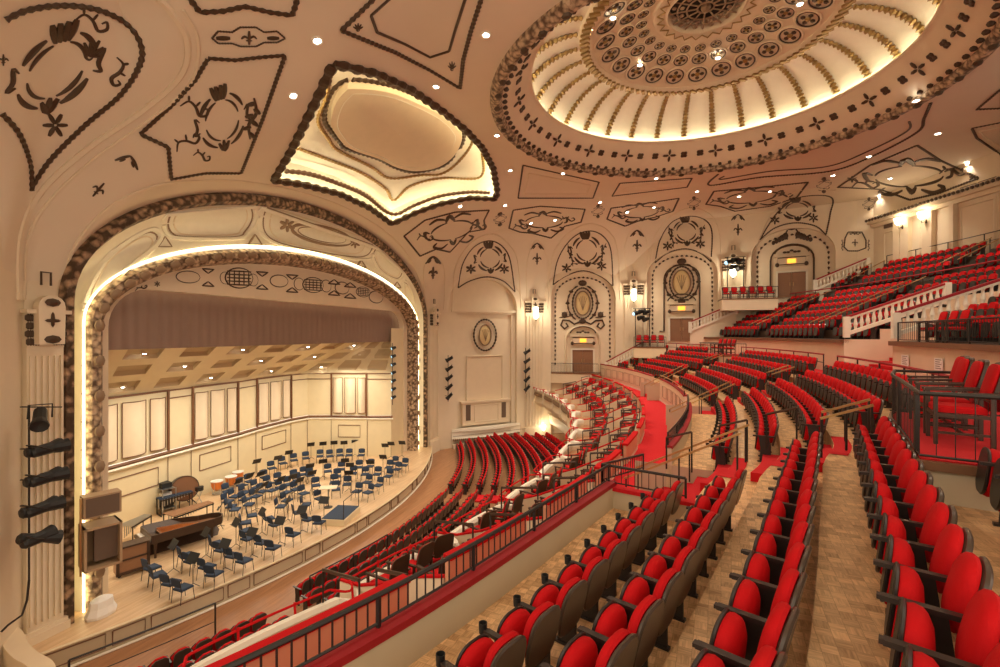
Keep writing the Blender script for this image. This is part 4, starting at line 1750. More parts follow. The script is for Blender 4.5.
def door(M, z0, w_, h, label, y=-.45, sign=True):
    t = thing('double_door', M @ Vector((0, y, z0)), label, 'door')
    for sx in (-1, 1):
        b = MB().use('door_wood')
        x0, x1 = (0.01, w_ / 2) if sx > 0 else (-w_ / 2, -0.01)
        b.box((x0, y, z0), (x1, y + .07, z0 + h), M)
        b.box((x0 + .12, y + .07, z0 + .25), (x1 - .12, y + .09, z0 + h * .45), M)
        b.box((x0 + .12, y + .07, z0 + h * .52), (x1 - .12, y + .09, z0 + h - .15), M)
        lf = b.build('door_leaf', t)
        b = MB().use('brass')
        b.tube([M @ Vector((sx * .12, y + .14, z0 + .95)), M @ Vector((sx * .12, y + .14, z0 + 1.25))], .02, 5)
        hn = b.build('handle', lf)
        hn.matrix_parent_inverse = Matrix.Identity(4)
    b = MB().use('white_paint')
    b.box((-w_ / 2 - .15, y, z0), (-w_ / 2, y + .16, z0 + h + .15), M)
    b.box((w_ / 2, y, z0), (w_ / 2 + .15, y + .16, z0 + h + .15), M)
    b.box((-w_ / 2 - .15, y, z0 + h), (w_ / 2 + .15, y + .16, z0 + h + .15), M)
    b.build('door_frame', t)
    if sign:
        s = thing('door_canopy', M @ Vector((0, y + .1, z0 + h + .9)), 'carved door canopy with a glowing exit sign, above the ' + label.split(',')[-1].strip(), 'door canopy')
        zc_ = z0 + h + .55
        b = MB().use('plaster')
        b.box((-w_ * .55, y, zc_), (w_ * .55, y + .3, zc_ + .75), M)
        b.box((-w_ * .62, y, zc_ + .75), (w_ * .62, y + .42, zc_ + .87), M)
        b.build('sign_box', s)
        b = MB().use('bronze')
        b.tube([M @ Vector((x, y + .34, z)) for x, z in ((-w_ * .5, zc_ + .1), (w_ * .5, zc_ + .1), (w_ * .5, zc_ + .68), (-w_ * .5, zc_ + .68))], .035, 4, True)
        b.tube([M @ Vector((w_ * .62 * math.cos(a), y + .25, zc_ + .95 + .75 * math.sin(a))) for a in [PI * (.05 + .9 * k / 14) for k in range(15)]], .06, 5)
        for k in range(5):
            b.ball((-.5 + .25 * k, y + .2, zc_ + 1.15 + (.12 if k == 2 else 0)), .13, M, 6, 4, (1.2, .4, .7))
        for sx in (-1, 1):
            b.ball((sx * w_ * .52, y + .3, zc_ + .1), .16, M, 6, 4, (1, .6, 1.2))
        b.build('canopy_carving', s)
        b = MB().use('exit_glow')
        b.box((-.3, y + .3, zc_ + .2), (.3, y + .36, zc_ + .55), M)
        b.build('exit_panel', s)['label'] = 'small glowing amber exit panel'
    return t


def zpx(i, py, s=0.0):
    return z_at(0, py, i, s)


# --- bay 0: organ bay
i = 0
Mi = wmat(i, 0, 0)
w_, zs_, za_, dp_ = NICHE[0]
b = MB().use('plaster')
zc_ = zpx(0, 311)
b.box((-w_, -.5, zc_ - .12), (w_, -.1, zc_ + .12), Mi)
b.box((-w_, -.5, zc_ - .3), (w_, -.3, zc_ - .12), Mi)
for sx in (-1, 1):
    b.box((sx * w_ * .93 - .2, -.5, zpx(0, 428)), (sx * w_ * .93 + .2, -.28, zc_ - .3), Mi)
struct(b, 'trim_organ_bay')
oval_medallion(Mi, zpx(0, 335), .60, .95, 'oval gold medallion in dark beaded wreath, high in the organ bay', rs_=(1.9, 1.5))
t = thing('organ_screen', Mi @ Vector((0, -.4, zpx(0, 402))), 'tall recessed cream panel screen below the oval medallion in the organ bay', 'wall panel')
b = MB().use('cream')
zt, zb_ = zpx(0, 356), zpx(0, 400)
b.box((-1.75, -.5, zb_), (1.75, -.42, zt), Mi)
b.build('panel', t)
b = MB().use('plaster')
b.tube([Mi @ Vector((x, -.4, z)) for x, z in ((-1.8, zb_), (-1.8, zt), (1.8, zt), (1.8, zb_))], .09, 4)
b.build('frame', t)
t = thing('organ_parapet', Mi @ Vector((0, -.2, zpx(0, 428))), 'cream panelled box front with two dark grilles under the organ screen', 'parapet')
b = MB().use('cream')
z1, z0 = zpx(0, 402), zpx(0, 424)
b.box((-2.35, -.45, z0), (2.35, -.1, z1), Mi)
b.box((-2.5, -.5, z1), (2.5, 0.02, z1 + .16), Mi)
b.build('box_front', t)
b = MB().use('plaster')
b.tube([Mi @ Vector((x, -.08, z)) for x, z in ((-1.2, z0 + .3), (-1.2, z1 - .25), (1.2, z1 - .25), (1.2, z0 + .3))], .035, 4, True)
b.build('field_frame', t)
for sx in (-1, 1):
    b = MB().use('grille')
    b.box((sx * 1.8 - .22, -.1, z0 + .45), (sx * 1.8 + .22, -.06, z1 - .15), Mi)
    b.build('grille', t)
t = thing('bowed_balcony_front', Mi @ Vector((0, .3, zpx(0, 434))), 'bowed cream balcony front with a dentil hem, below the organ bay', 'balcony')
b = MB().use('white_paint')
rws = []
zt, zb_ = zpx(0, 427), zpx(0, 436)
for z, o in ((zt + .1, -.1), (zt + .1, .5), (zt - .1, .55), (zt - .15, .4), (zb_ + .2, .38), (zb_ + .1, .5), (zb_, .45), (zb_ - .05, 0)):
    rws.append([Mi @ Vector((x, -.1 + (o + .1) * (.35 + .75 * math.cos(x / 3.45 * PI / 2)), z)) for x in [-3.45 + 6.9 * k / 24 for k in range(25)]])
b.grid(rws)
b.build('front', t, True)
b = MB().use('antique')
for k in range(40):
    x = -3.3 + 6.6 * k / 39
    b.ball((x, -.1 + .65 * (.35 + .75 * math.cos(x / 3.45 * PI / 2)), zb_ + .02), .09, Mi, 5, 3)
b.build('dentil_hem', t)
# acoustic panels below
for k, (x0, x1) in enumerate(((-3.5, 0.1), (.15, 3.9))):
    b = MB().use('cream')
    t = thing('stage_side_panel', Mi @ Vector(((x0 + x1) / 2, .5, ZO)), 'tall pale movable wall panel with seams under the bowed balcony, ' + ('beside the stage' if k == 0 else 'beside the fluted lantern pilaster'), 'wall panel')
    b.box((x0, .3, ZO), (x1, .45, zb_ - .35), Mi)
    b.build('board', t)
    b = MB().use('wood_edge')
    for j in range(0, 4):
        x = x0 + (x1 - x0) * j / 3
        b.box((x - .012, .45, ZO), (x + .012, .462, zb_ - .35), Mi)
    b.box((x0, .45, ZO + 1.1), (x1, .462, ZO + 1.13), Mi)
    b.build('seams', t)

# stage light ladders hung on the bay's sides and at the pilaster on the left
def lamp_fixture(parent_label, loc, aim, s=1.0):
    t = thing('stage_light', loc, parent_label, 'stage light')
    q = Vector(aim).normalized().to_track_quat('Z', 'Y').to_matrix().to_4x4()
    g = MB().use('black')
    g.lathe([(.09 * s, -.3 * s), (.12 * s, -.25 * s), (.13 * s, .1 * s), (.17 * s, .25 * s), (.17 * s, .3 * s), (.02, .26 * s)], 10, q)
    lpart(g, 'lamp_body', t)
    g = MB().use('iron')
    g.tube([q @ Vector((-.2 * s, 0, 0)), q @ Vector((-.2 * s, 0, -.25 * s)) + Vector((0, 0, .15 * s)), q @ Vector((.2 * s, 0, -.25 * s)) + Vector((0, 0, .15 * s)), q @ Vector((.2 * s, 0, 0))], .018 * s, 4)
    lpart(g, 'yoke', t)
    return t


for sx, lab, nn, pxx, y0, y1 in ((-1, 'left side of the organ bay', 5, 447, 358, 398), (1, 'right side of the organ bay', 5, 521, 351, 390)):
    s_ = sx * (3.15 + .75)
    p0, p1 = wall_pt(0, s_, zpx(0, y0 - 3, s_), .35), wall_pt(0, s_, zpx(0, y1 + 3, s_), .35)
    b = MB().use('iron')
    b.tube([p0, p1], .03, 5)
    for q in range(nn):
        p = p0.lerp(p1, (q + .4) / nn)
        b.tube([p, p + Vector((0.3 * sx, 0, 0))], .02, 4)
    o = b.build('lighting_pole', None)
    tag(o, 'thin dark vertical lighting pole on the ' + lab, 'pole')
    for q in range(nn):
        p = p0.lerp(p1, (q + .4) / nn) + wall_frame(0)[3] * .3
        lamp_fixture('small black stage light, %s from the top on the %s' % (ORD[q], lab), p, (-.8, -.3, -.5 - .1 * q), 1.1)
# left tree of lights
b = MB().use('iron')
pp = [on_x(29, y, -16.9) for y in (405, 460, 505, 545, 580)]
b.tube(pp, .025, 5)
for y in (407, 449, 480, 506, 538):
    b.tube([on_x(20, y, -16.95), on_x(62, y, -16.95)], .018, 4)
b.tube([on_x(x, y, -16.9) for x, y in ((29, 580), (27, 600), (22, 615), (8, 625), (1, 632))], .03, 5)
tag(b.build('lighting_ladder', None), 'thin dark lighting ladder with cross arms and hanging cable, before the left pilaster', 'pole')
for q, (x, y) in enumerate(((40, 418), (46, 449), (45, 478), (41, 508), (38, 538))):
    p = on_x(x, y, -16.6)
    t = lamp_fixture('black stage light before the left fluted pilaster, ' + ('round head at the top' if q == 0 else ORD[q] + ' from the top'), p, (-.05, 1, .1) if q else (.7, -.4, -.5), 1.25)
    if q:
        g = MB().use('black')
        g.lathe([(.1, -.45), (.15, -.4), (.12, .1), (.2, .5), (.02, .46)], 10, Vector((.15, .97, .05 - .12 * (q == 4) * 3)).to_track_quat('Z', 'Y').to_matrix().to_4x4())
        lpart(g, 'lamp_barrel', t)

# --- bays 1..3: moulded niches with doors
def niche_orn(i, dec, lab):
    M = wmat(i, 0, 0)
    w_, zs_, za_, dp = NICHE[i]
    t = thing('niche_ornament', M @ Vector((0, -dp, zs_)), lab, 'wall ornament')
    return t, M, w_, zs_, za_, dp


for i, lab, oy, door_y, dw, dh in ((1, 'lower door bay', 303, 372, 2.0, 2.1), (2, 'middle door bay', 282, 341, 2.0, 2.1), (3, 'rear door bay', None, 297, 2.0, 2.1)):
    M = wmat(i, 0, 0)
    w_, zs_, za_, dp = NICHE[i]
    zd = zpx(i, door_y)
    t = thing('niche_ornament', M @ Vector((0, -dp, zs_)), 'dark leaf trail arched round the recessed wall of the ' + lab, 'wall ornament')
    b = MB().use('bronze')
    wi = w_ - .45
    path = [(-wi, zd + (.6 if i != 3 else .9))]
    path += [(-wi, zs_)]
    for k in range(17):
        a = PI - PI * k / 16
        path.append((wi * math.cos(a), zs_ + (za_ - .5 - zs_) * math.sin(a)))
    path += [(wi, zs_), (wi, zd + .6)]
    dn = lin([Vector((x, 0, z)) for x, z in path], 12)
    P = [M @ Vector((p.x, -dp + .04, p.z)) for p in dn]
    P, _ = resamp(P, [Vector((0, 0, 1))] * len(P), .42)
    for a_, c_ in zip(P[:-1], P[1:]):
        d_ = (c_ - a_)
        b = MB().use('bronze')
        b.tube([a_ + d_ * .1, a_ + d_ * .4 + Vector((0, 0, .04)), a_ + d_ * .75], [.03, .1, .02], 5)
        b.build('trail_leaf', t)
    # inner line border
    b = MB().use('bronze')
    wi2 = 1.55 if i != 1 else 0
    if wi2:
        zt_ = (za_ - 1.3)
        zs2 = zt_ - 1.3
        path = [(-wi2 - (.4 if i == 2 else 0), zd + .9), (-wi2, zd + .9), (-wi2, zs2)] + [(wi2 * math.cos(PI - PI * k / 12), zs2 + 1.3 * math.sin(PI * k / 12)) for k in range(13)] + [(wi2, zs2), (wi2, zd + .9)]
        b.tube([M @ Vector((x, -dp + .05, z)) for x, z in path], .07, 5)
        b.build('line_border', t)
    if i == 1:
        # arched door alcove
        b = MB().use('plaster')
        aw, azs, aza = 1.5, zd + 3.0, zd + 4.3
        outl = [(-aw, zd)] + [(aw * math.cos(PI - PI * k / 12), azs + (aza - azs) * math.sin(PI * k / 12)) for k in range(13)] + [(aw, zd)]
        b.grid([[M @ Vector((x, -dp + .01, z)) for x, z in outl], [M @ Vector((x * 1.08, -dp + .22, z + (.1 if z > azs else 0))) for x, z in outl],
                [M @ Vector((x * 1.16, -dp + .01, z + (.2 if z > azs else 0))) for x, z in outl]])
        struct(b, 'trim_door_alcove')
        b = MB().use('bronze')
        for sx in (-1, 1):
            b.tube([M @ Vector((sx * x, -dp + .06, zd + 4.5 + z)) for x, z in ((.3, .3), (.8, .1), (1.3, .45), (1.9, .5), (2.1, .0), (1.75, -.35), (1.4, -.1), (1.6, .2))], .09, 5)
            b.ball((sx * 1.75, -dp + .06, zd + 5.5), .28, M, 8, 5, (1, .4, 1.1))
            for q in range(4):
                b.tube([M @ Vector((sx * 1.75, -dp + .06, zd + 5.3)), M @ Vector((sx * 1.75 + .5 * math.cos(q * PI / 3), -dp + .08, zd + 5.3 + .55 * math.sin(q * PI / 3 + .1)))], [.08, .03], 5)
        b.build('scroll_carving', t)
    door(M, zd, dw, dh, 'brown double door under its canopy, ' + lab, -dp + .02)
    if oy:
        zo = zpx(i, oy + (0 if i == 2 else 0))
        oval_medallion(M, zo, .72 if i == 1 else .78, 1.15, 'oval gold medallion in dark wreath, ' + lab, -dp + .05)
        b = MB().use('bronze')
        for sx in (-1, 1):
            P = [M @ Vector((sx * 1.45 * math.cos(a), -dp + .05, zo + 1.75 * math.sin(a))) for a in [PI * (-.35 + .75 * k / 14) for k in range(15)]]
            b.tube(P, [.1 if k % 2 else .05 for k in range(15)], 5)
            for a in (-.7, 0, .7):
                b.ball((sx * 1.45 * math.cos(a), -dp + .05, zo + 1.75 * math.sin(a)), .17, M, 6, 4, (1.3, .4, .8))
        b.ball((0, -dp + .05, zo + 1.95), .3, M, 8, 5, (1.4, .4, 1))
        b.ball((0, -dp + .05, zo - 1.75), .25, M, 8, 5, (1.4, .4, 1))
        b.build('wreath', t)
    else:
        b = MB().use('bronze')
        zo = zd + 5.2
        for sx in (-1, 1):
            for q in range(5):
                b.ball((sx * (.45 + .22 * q), -dp + .06, zo - .12 * q), .22 - .02 * q, M, 6, 4, (1, .4, 1.4))
            b.tube([M @ Vector((sx * x, -dp + .06, zo + z)) for x, z in ((.3, .5), (.5, .1), (.3, -.3))], .06, 5)
        b.ball((0, -dp + .06, zo + .6), .2, M, 6, 4, (1.6, .4, .8))
        b.build('leaf_pair', t)

# --- rear wall: cornice, pilaster strips, wall lights, panels
Mr = wmat(5, 0, 0)
Lr = wall_frame(5)[4]


def rs(px):
    """position along the rear wall of a picture column"""
    A, B, t, n, L = wall_frame(5)
    d = ray(px, 300)
    # intersect with the wall plane
    k = A.dot(n) / d.dot(n)
    p = d * k
    return (p - A).dot(t) - L / 2, k


def rz(px, py):
    s, k = rs(px)
    return s, (333.5 - py) / FPX * k


b = MB().use('bronze')
k = 0
for s in [-Lr / 2 + .3 * q for q in range(int(Lr / .3) + 12)]:
    b.ball((s, .55, 8.62), .13, Mr, 5, 3, (1, .8, .9))
b2 = MB().use('cream')
b2.box((-Lr / 2, -.05, 8.3), (Lr / 2 + 3, .5, 8.5), Mr)
b2.box((-Lr / 2, -.05, 8.5), (Lr / 2 + 3, .42, 8.8), Mr)
b2.box((-Lr / 2, -.05, 8.05), (Lr / 2 + 3, .2, 8.3), Mr)
cn = struct(b2, 'trim_rear_cornice')
lf = b.build('leaf_course', None)
lf.parent = cn
for nm, (x0, x1, yt) in {'a': (897, 903, 0), 'b': (904, 912, 0), 'c': (926, 936, 0), 'd': (954, 958, 0)}.items():
    s0, z0 = rz(x0, 262)
    s1, _ = rz(x1, 262)
    b = MB().use('cream')
    b.box((s0, -.02, 3.0), (s1, .3, 8.05), Mr)
    tag(b.build('wall_strip', None), 'flat cream pilaster strip on the rear wall, ' + {'a': 'beside the door panel nearest the corner', 'b': 'under the wall light nearest the corner', 'c': 'under the second rear wall light', 'd': 'between rear alcove and the wide framed panel'}[nm], 'pilaster')
for k, (x, y) in enumerate(((907, 222), (931, 216))):
    s, z = rz(x, y)
    t = thing('wall_sconce', Mr @ Vector((s, .3, z)), 'glowing glass wall sconce on the rear wall, ' + ('nearest the corner' if k == 0 else 'above the back row rail'), 'lamp', 'rear wall sconces')
    g = MB().use('sconce_glow')
    g.lathe([(.05, z - .25), (.2, z - .05), (.24, z + .25)], 8, Mr @ Matrix.Translation((s, .6, 0)), cap=False)
    g.build('glass_cup', t)
    g = MB().use('bronze')
    g.tube([Mr @ Vector((s, .3, z - .35)), Mr @ Vector((s, .6, z - .45)), Mr @ Vector((s, .6, z - .2))], .03, 5)
    g.ball((s, .32, z - .35), .1, Mr, 6, 4, (1, .3, 1.6))
    g.build('arm', t)
    point_light('sconce_lamp', Mr @ Vector((s, .95, z + .25)), 32, (1.0, .84, .58), .12)
for k, (x0, x1, yt0, yb0) in enumerate(((884, 896, 229, 250), (920, 925, 222, 250), (960, 998, 203, 240))):
    s0, zt = rz(x0, yt0)
    s1, _ = rz(x1, yt0)
    t = thing('wall_door_panel', Mr @ Vector(((s0 + s1) / 2, .05, 3)), ('cream rear wall panel with a dark vent, nearest the corner', 'narrow cream rear wall panel in the alcove between sconces', 'wide cream framed rear wall panel with two dark vents')[k], 'wall panel')
    b = MB().use('cream')
    b.box((s0, 0, 3), (s1, .06, zt - .1), Mr)
    b.build('field', t)
    b = MB().use('plaster')
    b.tube([Mr @ Vector((s0 + .15, .08, 3)), Mr @ Vector((s0 + .15, .08, zt - .35)), Mr @ Vector((s1 - .15, .08, zt - .35)), Mr @ Vector((s1 - .15, .08, 3))], .05, 4)
    b.build('frame', t)
    if k != 1:
        for q in range(1 if k == 0 else 2):
            n_ = 1 if k == 0 else 2
            a0 = s0 + (s1 - s0) * q / n_ + .08
            a1 = s0 + (s1 - s0) * (q + 1) / n_ - .08
            b = MB().use('grille')
            b.box((a0, 0, zt), (a1, .08, zt + .9), Mr)
            b.build('vent', t)
# ------------------------------------------------------------------ tiers of the house
def sstep(x):
    x = min(1.0, max(0.0, x))
    return x * x * (3 - 2 * x)


def PP(R, deg, z=0.0):
    a = R_(deg)
    if 46.5 < R < 54:            # the arcs run a little flatter before the first stair well
        R -= .27 * sstep((deg + 25.0) / 7.5) * (1 - sstep((deg + 15.4) / 2.6)) * min(1, (R - 46.5) / .2, (54 - R) / .8)
    return Vector((CX + R * math.cos(a), CYY + R * math.sin(a), z))


def degs(a, b, step=0.8):
    n = max(1, int(abs(b - a) / step))
    return [a + (b - a) * k / n for k in range(n + 1)]


def ringband(mb, R0, z0, R1, z1, a, b, step=0.8):
    ds = degs(a, b, step)
    mb.grid([[PP(R0, d, z0) for d in ds], [PP(R1, d, z1) for d in ds]])


def wall_top_solid(mb, R0, R1, z0, z1, a, b, step=.8):
    """curved wall between radii R0<R1"""
    ds = degs(a, b, step)
    mb.grid([[PP(R0, d, z0) for d in ds], [PP(R0, d, z1) for d in ds], [PP(R1, d, z1) for d in ds], [PP(R1, d, z0) for d in ds]])
    for d in (a, b):
        mb.add([PP(R0, d, z0), PP(R1, d, z0), PP(R1, d, z1), PP(R0, d, z1)], [(0, 1, 2, 3)])


RA, PITCH, RISE, ZA = 47.86, 0.97, 0.37, -3.43
NROW = 5
WK_Z = -4.4
A0, A1 = -33.0, 31.2


def zrow(k):
    return ZA + RISE * k


def rrow(k):
    return RA + PITCH * k


WELLS = [(-16.5, -12.1), (-1.4, 1.4), (12.1, 14.6)]      # stair wells down to the walk


def spans(a, b, gaps):
    out = []
    s = a
    for g0, g1 in sorted(gaps):
        if g1 <= s or g0 >= b:
            continue
        if g0 > s:
            out.append((s, g0))
        s = g1
    if s < b:
        out.append((s, b))
    return out


# floors of the rows
fl = MB().use('parquet')
PLAT = [(-18.4, -13.7), (13.9, 18.3)]
for k in range(NROW):
    r0, r1 = rrow(k) - .42, rrow(k) + .55
    if k == 0:
        for a, b in spans(A0, A1, WELLS):
            ringband(fl, 46.95, zrow(0), r1, zrow(0), a, b)
    else:
        ringband(fl, r0, zrow(k), r1, zrow(k), A0, A1)
        ringband(fl, r0, zrow(k - 1), r0, zrow(k), A0, A1)
struct(fl, 'floor_balcony', m='parquet')
ca = MB()
rE = rrow(4) + .55
ringband(ca, rE, zrow(4), 54.4, zrow(4), A0, A1)
struct(ca, 'floor_cross_aisle', m='red_carpet')
# stair wells
sw = MB()
for a, b in WELLS:
    n = 5
    for q in range(n):
        r1 = rrow(0) + .55 - q * .42
        z = ZA - q * (ZA - WK_Z) / n
        ringband(sw, r1 - .42, z, r1, z, a, b)
        ringband(sw, r1 - .42, z - (ZA - WK_Z) / n, r1 - .42, z, a, b)
struct(sw, 'floor_well_stairs', m='red_carpet')
sw = MB()
for a, b in WELLS:
    for d in (a, b):
        sw.add([PP(46.0, d, WK_Z), PP(48.5, d, WK_Z), PP(48.5, d, ZA), PP(46.0, d, ZA)], [(0, 1, 2, 3)])
    sw.add([PP(48.5, a, ZA - 1), PP(48.5, b, ZA - 1), PP(48.5, b, ZA), PP(48.5, a, ZA)], [(0, 1, 2, 3)])
struct(sw, 'trim_well_sides', m='tan_wall')
# half steps in the stair aisles, each carpeted red
AIS = [-13.1, 0.0, 13.1, -25.7]
st = MB().use('red_carpet')
for ai, d in enumerate(AIS):
    for k in range(1, NROW):
        r = rrow(k) - .42
        hw = 0.95 / r * 180 / PI if ai == 0 else .65 / r * 180 / PI
        z = zrow(k - 1) + RISE / 2
        ds = degs(d - hw, d + hw, .3)
        st.grid([[PP(r - .36, q, z - RISE / 2) for q in ds], [PP(r - .36, q, z) for q in ds], [PP(r, q, z) for q in ds]])
        st.grid([[PP(r + .001 - .0, q, zrow(k) + .012) for q in ds], [PP(r + .3, q, zrow(k) + .012) for q in ds]])
        st.add([PP(r - .36, d - hw, z - RISE / 2), PP(r, d - hw, z - RISE / 2), PP(r, d - hw, z), PP(r - .36, d - hw, z)], [(0, 1, 2, 3)])
        st.add([PP(r - .36, d + hw, z - RISE / 2), PP(r, d + hw, z - RISE / 2), PP(r, d + hw, z), PP(r - .36, d + hw, z)], [(0, 1, 2, 3)])
struct(st, 'floor_aisle_steps', m='red_carpet')
# the red walk below the parapet
wk = MB()
ringband(wk, 45.0, WK_Z, 46.8, WK_Z, A0, A1)
struct(wk, 'floor_red_walk', m='red_carpet')

# parapets of the balcony, one thing between two stair wells
PAR = spans(-27.5, 31.2, WELLS)
PL = ['in front of the seats before the first stair well', 'between first and second stair wells', 'between second and third stair wells', 'beyond the third stair well']
for k, (a, b) in enumerate(PAR):
    t = thing('balcony_parapet', PP(46.85, (a + b) / 2, ZA), 'cream parapet with red cap, ' + PL[k], 'parapet', 'balcony parapets')
    m = MB().use('tan_wall')
    ringband(m, 46.95, ZA, 46.95, ZA + .45, a, b)
    m.use('salmon' if k == 0 else 'cream')
    ringband(m, 46.82, WK_Z, 46.82, ZA + .45, a, b)
    for d in (a, b):
        m.add([PP(46.82, d, WK_Z), PP(46.95, d, WK_Z), PP(46.95, d, ZA + .45), PP(46.82, d, ZA + .45)], [(0, 1, 2, 3)])
    m.use('wood_edge')
    m.build('wall', t)
    m = MB().use('red_carpet')
    wall_top_solid(m, 46.79, 46.97, ZA + .42, ZA + .50, a, b)
    m.build('red_cap', t, m='red_paint')
    m = MB().use('antique')
    for d in degs(a + .6, b - .6, 1.7)[:-1]:
        e = min(d + 1.35, b - .3)
        rp = [PP(46.80, q, WK_Z + .35) for q in degs(d, e, .4)] + [PP(46.80, q, ZA + .1) for q in degs(e, d, .4)]
        m.tube(rp, .014, 4, True)
    if k:
        m.build('panel_beads', t)
    m = MB().use('white_paint')
    ringband(m, 46.80, WK_Z, 46.80, WK_Z + .14, a, b)
    m.build('skirting', t)
# radial return of the parapet by the first well
t = thing('parapet_return', PP(47.6, -16.6, ZA), 'short straight parapet piece with red cap, turning back beside the first stair well', 'parapet')
m = MB().use('tan_wall')
m.bar(PP(46.8, -16.62, ZA + .1), PP(48.45, -16.62, ZA + .1), .1, .5)
m.build('wall', t)
m = MB().use('red_carpet')
m.bar(PP(46.7, -16.62, ZA + .38), PP(48.5, -16.62, ZA + .38), .18, .07)
m.build('red_cap', t)


def railing(label, pts, h, base_lift, spacing, post_every, name='guard_railing', bars=True, top_m='iron', rad=.022, bw=.014):
    """railing along a base polyline"""
    t = thing(name, pts[len(pts) // 2], label, 'railing')
    up = Vector((0, 0, h))
    m = MB().use(top_m)
    m.tube([p + up for p in pts], rad * 1.25, 6)
    m.build('top_rail', t, True)
    m = MB().use('iron')
    m.tube([p + Vector((0, 0, base_lift)) for p in pts], rad * .7, 5)
    m.build('bottom_rail', t)
    cum = [0]
    for a, b in zip(pts[:-1], pts[1:]):
        cum.append(cum[-1] + (b - a).length)

    def at(s):
        for i in range(len(pts) - 1):
            if cum[i + 1] >= s:
                return pts[i].lerp(pts[i + 1], (s - cum[i]) / max(1e-6, cum[i + 1] - cum[i]))
        return pts[-1]
    L = cum[-1]
    if bars:
        m = MB().use('iron')
        n = int(L / spacing)
        for k in range(1, n):
            p = at(L * k / n)
            m.bar(p + Vector((0, 0, base_lift)), p + up, bw, bw)
        m.build('balusters', t)
    n = max(1, int(L / post_every))
    for k in range(n + 1):
        p = at(L * k / n)
        m = MB().use('iron')
        m.bar(p, p + up, .04, .04)
        m.build('post', t)
    return t


zc_ = ZA + .5
railing('long black guard railing with thin balusters on the red parapet cap before first well',
        [PP(46.84, d, zc_) for d in degs(-27.2, -16.62, .5)], .32, .04, .125, 1.35)
railing('short black guard railing on the parapet return beside the first stair well', [PP(46.70, -16.62, zc_ - .05), PP(48.3, -16.62, zc_ - .05)], .36, .04, .13, 1.4)
railing('curved dark guard railing on the parapet between first and second stair wells',
        [PP(46.84, d, zc_) for d in degs(-12.0, -1.5, .5)], .32, .04, .125, 1.35)
railing('short black railing closing the first stair well toward the walk', [PP(46.70, -16.62, zc_ - .05), PP(46.7, -13.9, zc_ - .3)], .36, .05, .13, 1.2)
railing('low brass rail on the parapet beyond the second stair well', [PP(46.84, d, zc_) for d in degs(1.5, 12.0, .6)], .2, .05, .2, 3.0, bars=False, top_m='brass')


def handrail(label, R0, z0, R1, z1, deg, m_='brass', curl=True):
    t = thing('stair_handrail', PP(R0, deg, z0 - .85), label, 'handrail', 'stair handrails')
    m = MB().use(m_)
    a, b = PP(R0, deg, z0), PP(R1, deg, z1)
    m.bar(a, b, .05, .045)
    m.build('rail', t)
    for u in (0.02, .5, .97):
        p = a.lerp(b, u)
        m = MB().use('iron')
        m.bar(p, p - Vector((0, 0, .86)), .035, .035)
        m.build('post', t)
    return t


k = 0
for d, nm in ((-13.1, 'first'), (0, 'second'), (13.1, 'third')):
    for sgn, sd in ((-1, 'lower'), (1, 'upper')):
        off = sgn * .55 / 47 * 180 / PI
        handrail('sloping brass handrail over the %s stair well, %s of the pair' % (nm, 'first' if sgn < 0 else 'second'), 46.1, -3.55, 48.75, -2.15, d + off)
        handrail('brass handrail up the %s stair aisle between rows, %s of the pair' % (nm, 'first' if sgn < 0 else 'second'), 50.15, -1.72, 51.0, -1.38, d + off * .8)
for d, R, z in ((-12.3, 48.4, ZA + RISE), (-12.3, 49.4, ZA + 2 * RISE), (-12.6, 47.2, ZA)):
    t = thing('end_rail', PP(R, d, z), 'dark bent end rail at the row end by the first stair aisle, ' + {ZA: 'lowest row', ZA + RISE: 'second row', ZA + 2 * RISE: 'third row'}[z], 'railing')
    m = MB().use('dark_wood')
    m.tube([PP(R - .3, d, z + .8), PP(R + .3, d, z + 1.0)], .028, 5)
    m.build('rail', t)
    for e, hh in ((-.3, .8), (.3, 1.0)):
        m = MB().use('iron')
        m.tube([PP(R + e, d, z), PP(R + e, d, z + hh)], .02, 4)
        m.build('leg', t)
# rail between last row and cross aisle
for (a, b), nm in (((-12.9, -.9), 'between first and second stair aisles'), ((.9, 13.4), 'between second and third stair aisles'), ((18.6, 30), 'beyond the third stair aisle')):
    t = railing('red topped rail behind the fifth row, ' + nm, [PP(rE + .12, d, zrow(4)) for d in degs(a, b, .7)], 1.05, .7, 1, 1.9, bars=False, top_m='red_paint', rad=.03)

# platforms with armchairs at the ends of the stair aisles
for k, (a, b) in enumerate(PLAT):
    z = zrow(4) + .47
    t = thing('seating_platform', PP(52, (a + b) / 2, zrow(4)), ('cream fronted seating platform with wood edge, ' + ('right of the fourth row end' if k == 0 else 'small, beyond the third stair aisle')), 'platform')
    m = MB().use('tan_wall')
    wall_top_solid(m, 51.30, 53.0, zrow(3), z - .09, a, b, .5)
    m.build('base', t)
    m = MB().use('wood_edge')
    wall_top_solid(m, 51.25, 53.05, z - .10, z, a - .05, b + .05, .5)
    m.build('wood_edge', t)
    m = MB().use('red_carpet')
    wall_top_solid(m, 51.32, 53.0, z, z + .015, a + .06, b - .06, .5)
    m.build('carpet', t)
    pts = [PP(52.9, b, z), PP(51.32, b, z)] + [PP(51.31, d, z) for d in degs(b, a, .5)] + [PP(52.9, a, z)]
    railing(bw=.007, label='black guard railing with thin bars round the ' + ('armchair platform right of the fourth row' if k == 0 else 'small platform beyond third stair aisle'), pts=pts, h=.78, base_lift=.06, spacing=.16, post_every=1.5)

